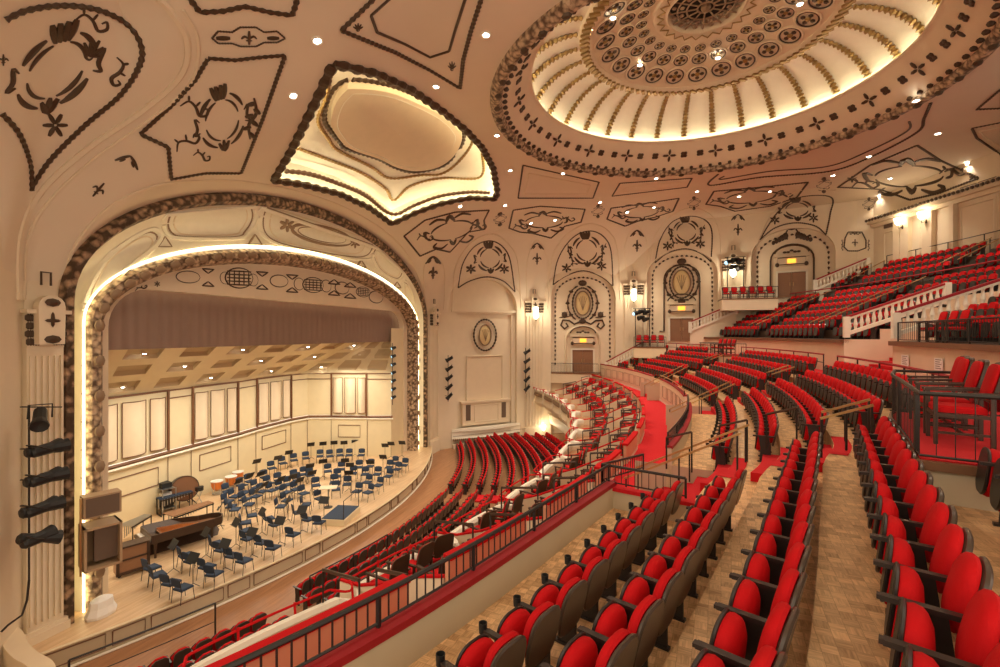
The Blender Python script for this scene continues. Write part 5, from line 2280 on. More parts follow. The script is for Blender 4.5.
# ------------------------------------------------------------------ theatre seats
def pad(mb, M, w_, h, t, n=16, ex=2.6, bulge=.12, rings=3):
    """upholstered pad in the local y-z plane, thickness along +x"""
    out = []
    for k in range(n):
        a = 2 * PI * k / n
        c, s = math.cos(a), math.sin(a)
        e = 2 / ex
        out.append((w_ / 2 * abs(c) ** e * (1 if c >= 0 else -1), h / 2 * abs(s) ** e * (1 if s >= 0 else -1)))
    lev = [(0, .95), (t * .3, 1.0), (t * .7, .97), (t * .92, .88), (t * (1 + bulge * .6), .66), (t * (1 + bulge), .36), (t * (1 + bulge * 1.1), .06)] if rings == 3 else [(0, 1.0), (t, .93)]
    rws = []
    for x, sc_ in lev:
        rws.append([M @ Vector((x, y * sc_, z * sc_)) for y, z in out])
    o = len(mb.v)
    mb.grid(rws, True)
    mb.add(rws[-1], [tuple(range(n))])
    mb.add(rws[0], [tuple(range(n))[::-1]])


def seat_parts(low=False):
    n = 10 if low else 22
    rg = 1 if low else 3
    d = {}
    Mb = Matrix.Translation((-.43, 0, .66)) @ Matrix.Rotation(R_(-13), 4, 'Y')
    m = MB().use('seat_shell')
    pad(m, Mb @ Matrix.Translation((-.05, 0, -.03)), .47, .56, .05, n, 3.2, 0, rg)
    d['back_shell'] = m
    m = MB().use('red_velvet')
    pad(m, Mb @ Matrix.Translation((.0, 0, .0)), .435, .50, .08, n, 2.8, .25, rg)
    d['back_cushion'] = m
    Ms = Matrix.Translation((-.07, 0, .41 if low else .475)) @ Matrix.Rotation(R_(173), 4, 'Y')
    m = MB().use('seat_dark')
    pad(m, Ms @ Matrix.Translation((-.03, 0, -.01)), .45, .50, .035, n, 2.8, 0, rg)
    d['seat_pan'] = m
    m = MB().use('red_velvet')
    pad(m, Ms, .46, .51, .11, n, 2.5, .3, rg)
    d['seat_cushion'] = m

    def side(y):
        m = MB().use('arm_wood')
        m.box((-.44, y - .03, .60), (.0, y + .03, .633))
        if not low:
            m.box((.0, y - .026, .603), (.02, y + .026, .63))
        d2 = MB().use('seat_dark')
        d2.prism([(-.36, 0.0), (-.12, 0.0), (-.14, .34), (-.10, .615), (-.32, .615), (-.36, .3)], -.014, .014,
                 Matrix.Translation((0, y, 0)) @ Matrix.Rotation(PI / 2, 4, 'X'))
        if not low:
            d2.box((-.38, y - .03, 0), (-.08, y + .03, .03))
        return m, d2
    return d, side


WID = 0.56


def make_seat(end=False, cup=False):
    root = thing('theatre_seat', (0, 0, 0), None, None)
    d, side = seat_parts()
    bs = lpart(d['back_shell'], 'back_shell', root, True)
    lpart(d['back_cushion'], 'back_cushion', bs, True)
    sp_ = lpart(d['seat_pan'], 'seat_pan', root, True)
    lpart(d['seat_cushion'], 'seat_cushion', sp_, True)
    for y in ([WID / 2, -WID / 2] if end else [WID / 2]):
        am, stn = side(y)
        lpart(am, 'armrest', root)
        lpart(stn, 'side_standard', root)
    if cup:
        g = MB().use('black')
        g.lathe([(.038, .585), (.042, .68), (.036, .68), (.033, .60)], 12, Matrix.Translation((.05, WID / 2, 0)), cap=False)
        lpart(g, 'cup_holder', root, True)
    return root


SECT = {0: [(-25.1, -17.0, 1, 'before'), (-12.1, -1.5, 1, 'past'), (1.5, 12.0, 2, 'past'), (14.7, 24.6, 3, 'past'), (26.6, 31.5, 4, 'past')],
        2: [(-25.1, -14.7, 1, 'before'), (-12.2, -1.0, 1, 'past'), (1.0, 12.2, 2, 'past'), (14.4, 24.6, 3, 'past'), (26.6, 31.5, 4, 'past')],
        4: [(-25.1, -18.35, 1, 'before'), (-12.6, -1.0, 1, 'past'), (1.0, 12.6, 2, 'past'), (18.8, 24.6, 3, 'past'), (26.6, 31.5, 4, 'past')]}
SECT[1], SECT[3] = SECT[0], SECT[2]


def inside(p, mg=.45):
    y = YC + abs(p.y - YC)
    for i in range(len(FARP) - 1):
        A, B, t, n, L = wall_frame(i)
        if (Vector((p.x, y, 0)) - A).dot(n) < mg:
            return False
    return True


near, far_ = [], []
for k in range(NROW):
    R = rrow(k)
    for a, b, ai, rel in SECT[k]:
        n = int((b - a) * PI / 180 * R / WID)
        for j in range(n):
            off = (j + .5) * WID / R * 180 / PI
            d = (b - off) if rel == 'before' else (a + off)
            p = PP(R, d, zrow(k))
            if not inside(p, .3):
                continue
            x, y = to_px(p + Vector((0, 0, .6)))
            dist = p.length
            if VF.dot(p) < .5 and dist > 2.2:
                continue
            if not (-60 < x < 1080 and y < 800):
                continue
            if dist < 1.3:
                continue
            near.append((dist, k, d, p, j, ai, rel, j == 0, j == n - 1))
near.sort(key=lambda q: q[0])
lowmesh = []
protos = {}
for q in near[:300]:
    dist, k, d, p, j, ai, rel, first_, last_ = q
    key = ((first_ and rel == 'past') or (last_ and rel == 'before'), k == 0)
    if key not in protos:
        protos[key] = o = make_seat(*key)
    else:
        o = copy_tree(protos[key])
    o.location = p
    o.rotation_euler = (0, 0, R_(d) + PI)
    an = ('first', 'second', 'third', 'last')[ai - 1]
    tag(o, 'red folding seat, %s row up from parapet, %s seat %s the %s stair aisle' % (ORD[k], ORD[j], rel, an), 'theatre seat', 'red folding balcony seats')
for q in near[300:]:
    far_.append((q[3], R_(q[2]) + PI))

# upper tier
UZ = -.35
RU = [55.4 + .92 * j for j in range(6)] + [61.95, 62.85, 63.75]
ZU = [-.3 + .50 * j for j in range(6)] + [3.25, 3.8, 4.35]
UA = [(8.2, 9.8), (16.6, 18.2), (-8.6, -7.0), (-17.0, -15.4)]
for j, (R, z) in enumerate(zip(RU, ZU)):
    gaps = list(UA) + ([(-.4, 4.4)] if j <= 3 else [(1.2, 2.8)])
    for a, b in spans(-14, 29, gaps):
        n = int((b - a) * PI / 180 * R / WID)
        for q in range(n):
            d = a + (q + .5) * (b - a) / n
            p = PP(R, d, z)
            if inside(p, .35 if j < 8 else .1) and p.y < 45.4 and VF.dot(p) > 1:
                x, y = to_px(p)
                if x < 1040:
                    far_.append((p, R_(d) + PI))
# stalls
SROWS = 10
for k in range(SROWS):
    z = ZO + .05 + .07 * k
    for a, b in ((8.3, 12.6), (14.0, 25.7), (27.2, 40)):
        y = a
        while y < b:
            x = apron_x(y) + 2.3 + .95 * k + (.7 if y < 12.7 else 0)
            dx = -2 * 2.9 * (y - 21.5) / 12.6 ** 2
            ang = math.atan2(-dx, 1)
            p = Vector((x, y, z))
            if inside(p, .9) and not (k == 0 and 13 < y < 14.4):
                far_.append((p, PI + math.atan2(-1 * dx, 1)))
            y += .54 * math.cos(math.atan(dx))
dlow, sidel = seat_parts(True)
allv, allf, allm = [], [], []
base = MB()
for nm in ('back_shell', 'back_cushion', 'seat_pan', 'seat_cushion'):
    src = dlow[nm]
    base.use(src.mats[0])
    base.add(src.v, src.f)
am, stn = sidel(WID / 2)
for src in (am, stn):
    base.use(src.mats[0])
    base.add(src.v, src.f)
bv = np.array([tuple(v) for v in base.v])
big = MB()
big.mats = list(base.mats)
for p, ang in far_:
    c, s = math.cos(ang), math.sin(ang)
    x = bv[:, 0] * c - bv[:, 1] * s + p[0]
    y = bv[:, 0] * s + bv[:, 1] * c + p[1]
    z = bv[:, 2] + p[2]
    o = len(big.v)
    big.v.extend(zip(x.tolist(), y.tolist(), z.tolist()))
    big.f.extend([tuple(i + o for i in f) for f in base.f])
    big.mi.extend(base.mi)
o = big.build('theatre_seats', None, False)
tag(o, 'mass of distant red theatre seats filling the upper tier and the stalls floor', 'theatre seats', kind='stuff')

# ------------------------------------------------------------------ upper tier structure
ut = MB()
ut.use('parquet')
for j in range(9):
    r0 = 54.4 if j == 0 else (RU[j] - .42 if j != 6 else RU[5] + .5)
    r1 = RU[j] + .50 if j < 8 else 66.0
    z = ZU[j]
    if j == 6:
        ringband(ut, RU[5] + .5, ZU[5] + .25, RU[6] - .42, ZU[5] + .25, -20, 29)
        ringband(ut, RU[6] - .42, ZU[5] + .25, RU[6] - .42, z, -20, 29)
        ringband(ut, RU[5] + .5, ZU[5], RU[5] + .5, ZU[5] + .25, -20, 29)
        r0 = RU[6] - .42
    for a, b in (((-20, -.4), (4.4, 29)) if j <= 3 else ((-20, 29),)):
        ringband(ut, r0, z, r1, z, a, b)
        if 0 < j != 6:
            ringband(ut, r0, ZU[j - 1], r0, z, a, b)
struct(ut, 'floor_upper_tier', m='dark_wood')
fw = MB()
fw.use('cream')
for a, b in ((-20, -.4), (4.4, 29)):
    ringband(fw, 54.4, zrow(4), 54.4, UZ, a, b)
struct(fw, 'wall_tier_front')
# the stair opening through the tier: side walls and inner ramp
sd = MB().use('plaster')
for d in (-.4, 4.4):
    prev = None
    for j in range(4):
        r0, r1 = (54.4 if j == 0 else RU[j] - .42), RU[j] + .5
        sd.add([PP(r0, d, zrow(4)), PP(r1, d, zrow(4)), PP(r1, d, ZU[j] + .02), PP(r0, d, ZU[j] + .02)], [(0, 1, 2, 3)])
sd.add([PP(58.6, -.4, zrow(4)), PP(58.6, 4.4, zrow(4)), PP(58.6, 4.4, ZU[4]), PP(58.6, -.4, ZU[4])], [(0, 1, 2, 3)])
struct(sd, 'wall_tier_stair')
sd = MB()
for q in range(8):
    r = 54.6 + q * .42
    z = zrow(4) + q * .16
    ringband(sd, r, z + .16, r + .42, z + .16, -.4, 4.4)
    ringband(sd, r, z, r, z + .16, -.4, 4.4)
struct(sd, 'floor_tier_stair', m='red_carpet')
ledge = MB().use('wood_edge')
for a, b in ((-20, -.4), (4.4, 29)):
    wall_top_solid(ledge, 54.25, 54.6, UZ - .12, UZ + .05, a, b)
struct(ledge, 'trim_tier_ledge')


def balustrade(label, A, B, h=.95, n=14, wallh=0.0, rail_m='red_paint'):
    """cream stair balustrade with turned balusters between two base points"""
    t = thing('stair_balustrade', A, label, 'balustrade', 'cream stair balustrades')
    u = Vector((0, 0, 1))
    m = MB().use(rail_m)
    m.bar(A + u * h, B + u * h, .16, .10)
    m.build('hand_rail', t)
    m = MB().use('white_paint')
    m.bar(A + u * .08, B + u * .08, .2, .16)
    m.bar(A + u * (h - .1), B + u * (h - .1), .12, .1)
    m.build('string_course', t)
    for k in range(n):
        p = A.lerp(B, (k + .5) / n)
        m = MB().use('white_paint')
        M = Matrix.Translation(p)
        m.lathe([(.07, .12), (.05, .2), (.09, .38), (.05, .62), (.05, .7), (.08, h - .12)], 8, M, cap=False)
        m.build('baluster', t)
    for p in (A, B):
        m = MB().use('white_paint')
        m.box((-.12, -.12, -.1), (.12, .12, h + .02), Matrix.Translation(p))
        m.build('newel', t)
    return t


balustrade('cream balustrade with red handrail on the far side of the upper tier stair opening', PP(54.5, 4.4, -.1), PP(58.6, 4.4, 1.45), .9, 16)
balustrade('cream balustrade with red handrail on the close side of the upper tier stair opening', PP(54.5, -.4, -.1), PP(58.6, -.4, 1.45), .9, 16)


def on_y(px, py, y):
    d = ray(px, py)
    return d * (y / d.y)


for (x0, y0, x1, y1, yy, lab) in ((606, 362, 645, 341, 45.7, 'lowest one against the side wall beyond the red walk'),
                                  (690, 322, 736, 303, 45.0, 'against the side wall right of the middle door bay'),
                                  (815, 280, 868, 258, 43.2, 'highest one beside the rear door bay')):
    A, B = on_y(x0, y0, yy), on_y(x1, y1, yy)
    t = balustrade('cream balustrade with red handrail, ' + lab, A - Vector((0, 0, .85)), B - Vector((0, 0, .85)), .85, 14)
    t2 = MB().use('plaster')
    a_, b_ = A - Vector((0, 0, .85)), B - Vector((0, 0, .85))
    t2.add([a_, b_, Vector((b_.x, b_.y, b_.z - 2.2)), Vector((a_.x, a_.y, a_.z - 1.2))], [(0, 1, 2, 3)])
    struct(t2, 'wall_stair_string')
# rails of the upper tier
for q, (g0, g1) in enumerate(UA[:3]):
    for sgn, wd in ((-1, 'first'), (1, 'second')):
        d = (g0 + g1) / 2 + sgn * .55
        nm = ('next to the tier stair opening', 'farther along toward the side wall', 'before the tier stair opening')[q]
        handrail('long pale handrail up the upper tier, %s of pair %s' % (wd, nm), 54.9, UZ + 1.0, 60.2, 3.1, d)
        handrail('pale handrail between back rows, %s of pair %s' % (wd, nm), 61.7, 4.0, 64.2, 5.35, d)
railing('long red topped rail along the gangway of the upper tier', [PP(RU[5] + .62, d, ZU[5] + .25) for d in degs(-14, 25.5, .8)], .9, .5, 1, 2.2, bars=False, top_m='red_paint', rad=.035)
railing('black mesh guard railing on the wood ledge of the upper tier, before its stair opening', [PP(54.5, d, UZ + .05) for d in degs(-18, -.6, .6)], .72, .06, .16, 1.6)
railing('thin rail above the back row of seats along the rear wall', [PP(64.45, d, 4.35) for d in degs(-10, 17, .8)], 1.35, .9, 1, 2.4, bars=False)
# steps' ends: small red box stools on the cross aisle
for q, (d, nm) in enumerate(((-7.8, 'below the tier handrails before the stair opening'), (8.9, 'below the tier handrails past the stair opening'))):
    m = MB().use('red_paint')
    for e in range(3):
        m.box((-.6, -.45, 0), (.6 - .3 * e, .45, .22 * (e + 1)), Matrix.Translation(PP(53.8, d, zrow(4))) @ Matrix.Rotation(R_(d) + PI, 4, 'Z'))
    tag(m.build('red_steps', None), 'dark red carpeted steps against the tier front, ' + nm, 'steps')
for q, (x, nm) in enumerate(((899, 'beside the stair opening'), (927, 'on the wide wall under the black railing'))):
    d = (-1.6, -4.2)[q]
    m = MB().use('paper')
    m.box((0, -.28, -.2), (.02, .28, .2), Matrix.Translation(PP(54.36, d, -1.0)) @ Matrix.Rotation(R_(d) + PI, 4, 'Z'))
    sg = m.build('paper_notice', None)
    tag(sg, 'white paper notice on the cream tier front, ' + nm, 'notice')
    m = MB().use('grille')
    for e in range(5):
        m.box((.021, -.2, -.14 + .07 * e), (.024, .2 - .1 * (e % 2), -.12 + .07 * e), Matrix.Translation(PP(54.36, d, -1.0)) @ Matrix.Rotation(R_(d) + PI, 4, 'Z'))
    ln = m.build('printed_lines', sg)
    ln.matrix_parent_inverse = Matrix.Identity(4)

# ------------------------------------------------------------------ boxes (loge) in front of the red walk
BOXW = 3.1 / 44 * 180 / PI
B0 = -20.9
bx = [B0 + BOXW * k for k in range(-1, 13)]
lw_ = MB().use('hall_boards')
ringband(lw_, 43.5, -5.0, 45.0, -5.0, -30, 31)
ringband(lw_, 43.5, -5.55, 43.5, -5.0, -30, 31)



def Rp(d):
    """scalloped line of the box fronts"""
    u = ((d - B0) / BOXW) % 1.0
    return 41.6 - .035 * d + .38 * math.sin(PI * min(1, u / .16)) * (1 if u < .16 else 0) - .12 * math.sin(PI * u)


dsf = degs(-30, 31, .1)
lw_.grid([[PP(Rp(d) + .1, d, -5.55) for d in dsf], [PP(43.5, d, -5.55) for d in dsf]])
struct(lw_, 'floor_boxes')
m = MB().use('cream')
m.grid([[PP(Rp(d) + .02, d, -6.7) for d in dsf], [PP(Rp(d) - .12, d, -6.4) for d in dsf], [PP(Rp(d), d, -6.1) for d in dsf], [PP(Rp(d), d, -5.3) for d in dsf]])
m.grid([[PP(44.0, d, -6.7) for d in dsf], [PP(Rp(d) + .02, d, -6.7) for d in dsf]])
m.grid([[PP(Rp(d) + .12, d, -5.6) for d in dsf], [PP(Rp(d) + .12, d, -5.3) for d in dsf]])
struct(m, 'wall_box_fronts')
m = MB()
t = thing('box_front_cap', PP(41.6, 0, -5.3), 'long scalloped white cap moulding running along the box fronts above the stalls', 'moulding')
m.use('white_paint')
m.grid([[PP(Rp(d) + o, d, z) for d in dsf] for o, z in ((.13, -5.40), (.15, -5.24), (.10, -5.17), (-.02, -5.18), (-.08, -5.22), (-.12, -5.30), (-.08, -5.40), (0, -5.44))])
m.build('cap', t, True)
m = MB().use('antique')
for d in degs(14, 31, .42):
    m.ball(PP(Rp(d) - .03, d, -5.72), .16, None, 5, 4, (.7, 1, 1.2))
m.build('leaf_frieze', t)
m = MB().use('red_velvet')
m.tube([PP(Rp(d) - .2, d, -5.10) for d in dsf], .025, 5)
m.build('red_rail', t)
m = MB().use('red_velvet')
for d in degs(-30, 31, BOXW / 3):
    m.tube([PP(Rp(d) - .2, d, -5.06), PP(Rp(d) - .17, d, -5.3)], .03, 4)
m.build('rail_stubs', t)
# lower boxes' front under the far end
m = MB().use('white_paint')
ds2 = degs(21, 31.5, .5)
m.grid([[PP(41.9 + o, d, z) for d in ds2] for o, z in ((1.5, -8.6), (0, -8.6), (-.1, -8.2), (-.05, -7.9), (-.15, -7.8), (-.15, -7.7), (.2, -7.7), (.2, -8.3), (1.5, -8.3))])
tag(m.build('lower_box_front', None, True), 'white moulded front of the lower box beneath the far end of the boxes', 'balcony')
for q, (x, y) in enumerate(((543.5, 399), (543.5, 427))):
    hp, hn = hit(x, y, 'w')
    t = thing('wall_sconce', hp, 'glowing wall sconce in the ' + ('upper' if q == 0 else 'lower') + ' box beside the right fluted pilaster', 'lamp', 'box wall sconces')
    m = MB().use('sconce_glow')
    m.lathe([(.05, -.3), (.16, -.1), (.2, .25)], 8, Matrix.Translation(hp + hn * .35), cap=False)
    m.build('glass_cup', t)
    m = MB().use('bronze')
    m.tube([hp, hp + hn * .3 + Vector((0, 0, -.4)), hp + hn * .35 + Vector((0, 0, -.25))], .03, 4)
    m.build('arm', t)
    point_light('box_lamp', hp + hn * .9 + Vector((0, 0, .2)), 30, (1.0, .86, .6), .15)

# low wall between walk and boxes, broken by a gate at each box
for q in range(len(bx) - 1):
    a, b = (bx[q] + .55) if q else -30, bx[q + 1] - .55
    if b > 31:
        b = 31
    t = thing('box_back_wall', PP(45.0, (a + b) / 2, WK_Z), 'low salmon wall with red velvet top behind the %s box' % ORD[q], 'low wall', 'low walls behind the boxes')
    m = MB().use('salmon')
    wall_top_solid(m, 44.94, 45.04, -5.0, -3.78, a, b, .5)
    m.build('wall', t)
    m = MB().use('red_velvet')
    wall_top_solid(m, 44.90, 45.08, -3.80, -3.72, a, b, .5)
    m.build('velvet_top', t)
    m = MB().use('white_paint')
    ringband(m, 45.06, WK_Z, 45.06, WK_Z + .12, a, b, .5)
    m.build('skirting', t)
for q, d in enumerate(bx):
    if d > 30.5 or q == 0:
        continue
    t = thing('box_partition', PP(43.3, d, -5.5), 'sloping cream partition with red top between the boxes, %s along the row' % ORD[q], 'partition', 'partitions between the boxes')
    m = MB().use('cream')
    zz = [(44.9, -4.15), (44.0, -4.45), (43.2, -4.85), (42.4, -5.15), (41.75, -5.25)]
    d2 = d + .55
    m.grid([[PP(R, d2 + .02 * (45 - R), -5.6) for R, z in zz], [PP(R, d2 + .02 * (45 - R), z) for R, z in zz], [PP(R, d2 + .1 + .02 * (45 - R), z) for R, z in zz], [PP(R, d2 + .1 + .02 * (45 - R), -5.6) for R, z in zz]])
    m.build('panel', t)
    m = MB().use('red_velvet')
    m.tube([PP(R, d2 + .05 + .02 * (45 - R), z + .03) for R, z in zz], .035, 5)
    m.build('velvet_top', t)
    t = thing('box_hand_frame', PP(43.0, d - .3, -5.5), 'bent black and brown hand frame on the box steps, %s along the row' % ORD[q], 'railing', 'hand frames in the boxes')
    m = MB().use('dark_wood')
    m.tube([PP(42.3, d - .35, -4.55), PP(43.5, d - .35, -4.35)], .035, 5)
    m.tube([PP(44.0, d - .35, -4.0), PP(44.8, d - .35, -3.85)], .035, 5)
    m.build('grip', t)
    for R, z0, z1 in ((42.3, -5.55, -4.55), (43.5, -5.0, -4.35), (44.0, -5.0, -4.0), (44.8, -5.0, -3.85)):
        m = MB().use('iron')
        m.tube([PP(R, d - .35, z0), PP(R, d - .35, z1)], .022, 4)
        m.build('leg', t)


def make_armchair(name, lab, cat, w_=.58, seat_z=.46):
    r = thing(name, (0, 0, 0), lab, cat)
    m = MB().use('red_velvet')
    m.prism([(-.24, -w_ / 2 + .05), (.26, -w_ / 2 + .04), (.26, w_ / 2 - .04), (-.24, w_ / 2 - .05)], seat_z - .05, seat_z + .04, None, .1)
    lpart(m, 'seat', r)
    m = MB().use('dark_wood')
    Mb = Matrix.Translation((-.33, 0, seat_z + .36)) @ Matrix.Rotation(R_(-14), 4, 'Y')
    pad(m, Mb @ Matrix.Translation((-.04, 0, 0)), w_ - .06, .56, .04, 14, 5, 0, 1)
    bk = lpart(m, 'backrest', r)
    m = MB().use('red_velvet')
    pad(m, Mb, w_ - .14, .48, .05, 14, 5, .2, 3)
    lpart(m, 'back_cushion', bk, True)
    for sy in (-1, 1):
        m = MB().use('dark_wood')
        m.bar((.30, sy * w_ / 2, seat_z + .2), (-.36, sy * w_ / 2, seat_z + .22), .06, .035)
        lpart(m, 'armrest', r)
        for x in (.26, -.28):
            m = MB().use('dark_wood')
            m.bar((x, sy * w_ / 2, 0), (x, sy * w_ / 2, seat_z + .2), .045, .045)
            lpart(m, 'leg', r)
    m = MB().use('dark_wood')
    for sy in (-1, 1):
        m.bar((.26, sy * w_ / 2, .16), (-.28, sy * w_ / 2, .16), .03, .03)
        m.bar((.26, sy * w_ / 2, seat_z - .08), (-.28, sy * w_ / 2, seat_z - .08), .03, .05)
    m.bar((.26, -w_ / 2, seat_z - .08), (.26, w_ / 2, seat_z - .08), .03, .05)
    m.bar((-.0, -w_ / 2, .16), (-.0, w_ / 2, .16), .03, .03)
    lpart(m, 'stretcher', r)
    return r


ac0 = make_armchair('wooden_armchair', '', 'armchair', .6, .47)
usedac = False
ac_pos = []
for q, Y in enumerate((7.85, 8.65, 9.45, 10.2)):
    ac_pos.append((51.85, math.degrees(math.asin((Y - CYY) / 52.0)), zrow(4) + .485, 'big red dark wooden armchair on the railed platform, %s from its corner post' % ORD[q], 'armchairs on the railed platform'))
for q in range(4):
    ac_pos.append((52.0, 14.5 + .8 * q, zrow(4) + .485, 'small red armchair on the distant railed platform, %s of four' % ORD[q], 'armchairs on the distant platform'))
for q in range(3):
    ac_pos.append((54.9, -2.2 - .72 * q, UZ + .06, 'red armchair at the upper tier ledge behind the black railing, %s from the stair opening' % ORD[q], 'armchairs at the tier ledge'))
for R, d, z, lab, g in ac_pos:
    o = ac0 if not usedac else copy_tree(ac0)
    usedac = True
    o.location = PP(R, d, z)
    o.rotation_euler = (0, 0, R_(d) + PI)
    tag(o, lab, 'armchair', g)
# box chairs
bc0 = None
random.seed(3)
nm2 = ['beside the gate', 'in the middle', 'beside the partition']
for q in range(1, len(bx) - 1):
    for row, (R, z) in enumerate(((44.25, -5.0), (42.75, -5.55))):
        for e in range(3):
            d = bx[q] + .95 + (BOXW - 1.2) * (e + .3) / 3
            if row == 0 and e == 2 and False:
                continue
            p = PP(R, d, z)
            if not inside(p, .8):
                continue
            x, y = to_px(p)
            if not (150 < x < 700):
                continue
            if bc0 is None:
                o = bc0 = make_armchair('box_chair', '', 'armchair', .56, .45)
            else:
                o = copy_tree(bc0)
            o.location = p
            o.rotation_euler = (0, 0, R_(d) + PI + random.uniform(-.35, .35))
            tag(o, 'red and black box chair, %s row of the %s box, %s' % (('back', 'front')[row], ORD[q], nm2[e]), 'chair', 'box chairs')

# stalls floor
sf = MB().use('hall_boards')
ys2 = [4 + 42 * k / 60 for k in range(61)]
sf.grid([[Vector((apron_x(y) - .05 if 5 < y < 37.8 else -19, y, ZO)) for y in ys2], [Vector((apron_x(y) + 1.6, y, ZO)) for y in ys2], [Vector((3, y, ZO + .75)) for y in ys2]])
struct(sf, 'floor_stalls', m='hall_boards')
rc = MB()
for y0, y1 in ((12.8, 13.8), (25.9, 27.0)):
    for k in range(2, 9):
        x = apron_x((y0 + y1) / 2) + 2.0 + .95 * k
        if y0 < 20:
            continue
        rc.box((x - .05, y0, ZO), (x + .9, y1, ZO + .1 + .06 * k))
struct(rc, 'floor_stalls_aisle', m='red_carpet')
# rail before the stalls seats
for (y0, y1, nm) in ((14.2, 18.2, 'before the front row of the stalls'), (8.5, 11.8, 'before the stalls seats at the photo bottom edge')):
    railing('long low dark rail ' + nm, [Vector((apron_x(y) + 3.1 + (y0 < 10) * -1.0, y, ZO + .1)) for y in [y0 + (y1 - y0) * q / 6 for q in range(7)]], 1.1, .5, 1, 2.0, bars=False)
# ------------------------------------------------------------------ things on the stage
ST = ZS + 0.01
POD = on_z(338, 512, ST)


def stage_chair():
    r = thing('stage_chair', (0, 0, 0), None, None)
    m = MB().use('blue_cloth')
    m.prism([(-.21, -.22), (.22, -.24), (.22, .24), (-.21, .22)], .42, .50, None, .12)
    lpart(m, 'seat', r)
    m = MB().use('blue_cloth')
    pad(m, Matrix.Translation((-.26, 0, .72)) @ Matrix.Rotation(R_(-10), 4, 'Y'), .44, .34, .05, 12, 4, .1, 3)
    lpart(m, 'backrest', r, True)
    for sx, sy in ((.2, .22), (.2, -.22), (-.2, .22), (-.2, -.22)):
        m = MB().use('iron')
        m.tube([(sx, sy, .45), (sx * 1.25, sy * 1.05, 0)], .014, 4)
        if sx < 0:
            m.tube([(sx, sy, .45), (sx - .07, sy, .85)], .014, 4)
        lpart(m, 'leg', r)
    return r


def music_stand():
    r = thing('music_stand', (0, 0, 0), None, None)
    m = MB().use('black')
    M = Matrix.Translation((0, 0, 1.08)) @ Matrix.Rotation(R_(-32), 4, 'Y')
    m.box((-.01, -.25, -.16), (.01, .25, .18), M)
    m.box((-.01, -.25, -.18), (.06, .25, -.16), M)
    lpart(m, 'desk', r)
    m = MB().use('iron')
    m.tube([(0, 0, .12), (0, 0, 1.05)], .014, 5)
    lpart(m, 'pole', r)
    m = MB().use('iron')
    for k in range(3):
        a = 2 * PI * k / 3
        m.tube([(0, 0, .14), (.24 * math.cos(a), .24 * math.sin(a), .01)], .014, 4)
    lpart(m, 'tripod_base', r)
    return r


CH = [(152, 567), (158, 574), (171, 582), (183, 587), (186, 555), (192, 560), (207, 566), (214, 573), (216, 543), (222, 549),
      (269, 518), (275, 524), (293, 534), (246, 522), (246, 530), (248, 538), (262, 542), (273, 547), (233, 555), (244, 560),
      (252, 515), (235, 509), (249, 504), (281, 506), (287, 500), (306, 504), (298, 512), (304, 493), (320, 498), (319, 522), (308, 519),
      (272, 468), (283, 463), (294, 460), (306, 458), (320, 456), (295, 477), (304, 474), (265, 477), (269, 483), (279, 480), (281, 487),
      (289, 484), (310, 475), (298, 480), (316, 485), (272, 490), (263, 491), (257, 487), (256, 496), (250, 481), (242, 485), (245, 492),
      (228, 491), (235, 496), (228, 501), (245, 499), (231, 506), (286, 492), (296, 489),
      (330, 456), (340, 455), (349, 455), (361, 455), (328, 471), (341, 469), (337, 476), (359, 467), (370, 466), (353, 473), (365, 474), (377, 474),
      (367, 482), (347, 484), (334, 482), (336, 489), (357, 491), (368, 492), (378, 485), (388, 476), (389, 467), (397, 469), (394, 463), (404, 465),
      (139, 506), (150, 503)]
proto = None
cells = []
for k, (x, y) in enumerate(CH):
    p = on_z(x, y, ST + .47)
    p.z = ST
    cells.append(p)
order = sorted(range(len(CH)), key=lambda q: cells[q].length)
rk = {q: i for i, q in enumerate(order)}


def near_what(x, y):
    if x < 155 and y < 510:
        return 'by the gear rack'
    if x < 200:
        return 'before the piano' if y > 550 else 'near the grand piano tail'
    if y < 466:
        return 'in the back arc by the wall'
    if x > 350:
        return 'at the right side'
    if y > 500:
        return 'among the front string seats'
    if x < 262:
        return 'before the timpani'
    return 'in the middle of the orchestra'


cnt = {}
for q in order:
    x, y = CH[q]
    p = cells[q]
    if proto is None:
        o = proto = stage_chair()
    else:
        o = copy_tree(proto)
    o.location = p
    d = POD - p
    ang = math.atan2(d.y, d.x)
    o.rotation_euler = (0, 0, ang + random.uniform(-.15, .15))
    w_ = near_what(x, y)
    cnt[w_] = cnt.get(w_, 0) + 1
    c = cnt[w_]
    tag(o, 'dark blue stage chair %s, %s from the stage edge' % (w_, ORD[min(c - 1, 25)]), 'chair', 'orchestra chairs on the stage')
SD = [(173.6, 572), (193, 587), (206, 558), (225, 571), (236, 547), (252, 558), (262, 535), (280, 545), (288, 522), (302, 533), (324, 522),
      (221, 528), (385, 460), (391, 458), (402, 457), (311, 459), (323, 458), (334, 457), (344, 457), (355, 456), (278, 474), (289, 468), (261, 492),
      (239, 470), (251, 473), (257, 478), (345, 477), (350, 482), (370, 479), (383, 473), (349, 491), (323, 478), (310, 483), (293, 495), (281, 498), (265, 504), (257, 511),
      (239, 500), (250, 494), (300, 499), (312, 491), (229, 480)]
sp0 = None
for q, (x, y) in enumerate(SD):
    o = music_stand() if sp0 is None else copy_tree(sp0)
    sp0 = sp0 or o
    p = on_z(x, y, ST)
    o.location = p
    d = POD - p
    o.rotation_euler = (0, 0, math.atan2(d.y, d.x) + PI)
    tag(o, 'black music stand %s, %s in that group' % (near_what(x, y), ORD[min(25, cnt.setdefault('s' + near_what(x, y), 0))]), 'music stand', 'music stands among the chairs')
    cnt['s' + near_what(x, y)] += 1

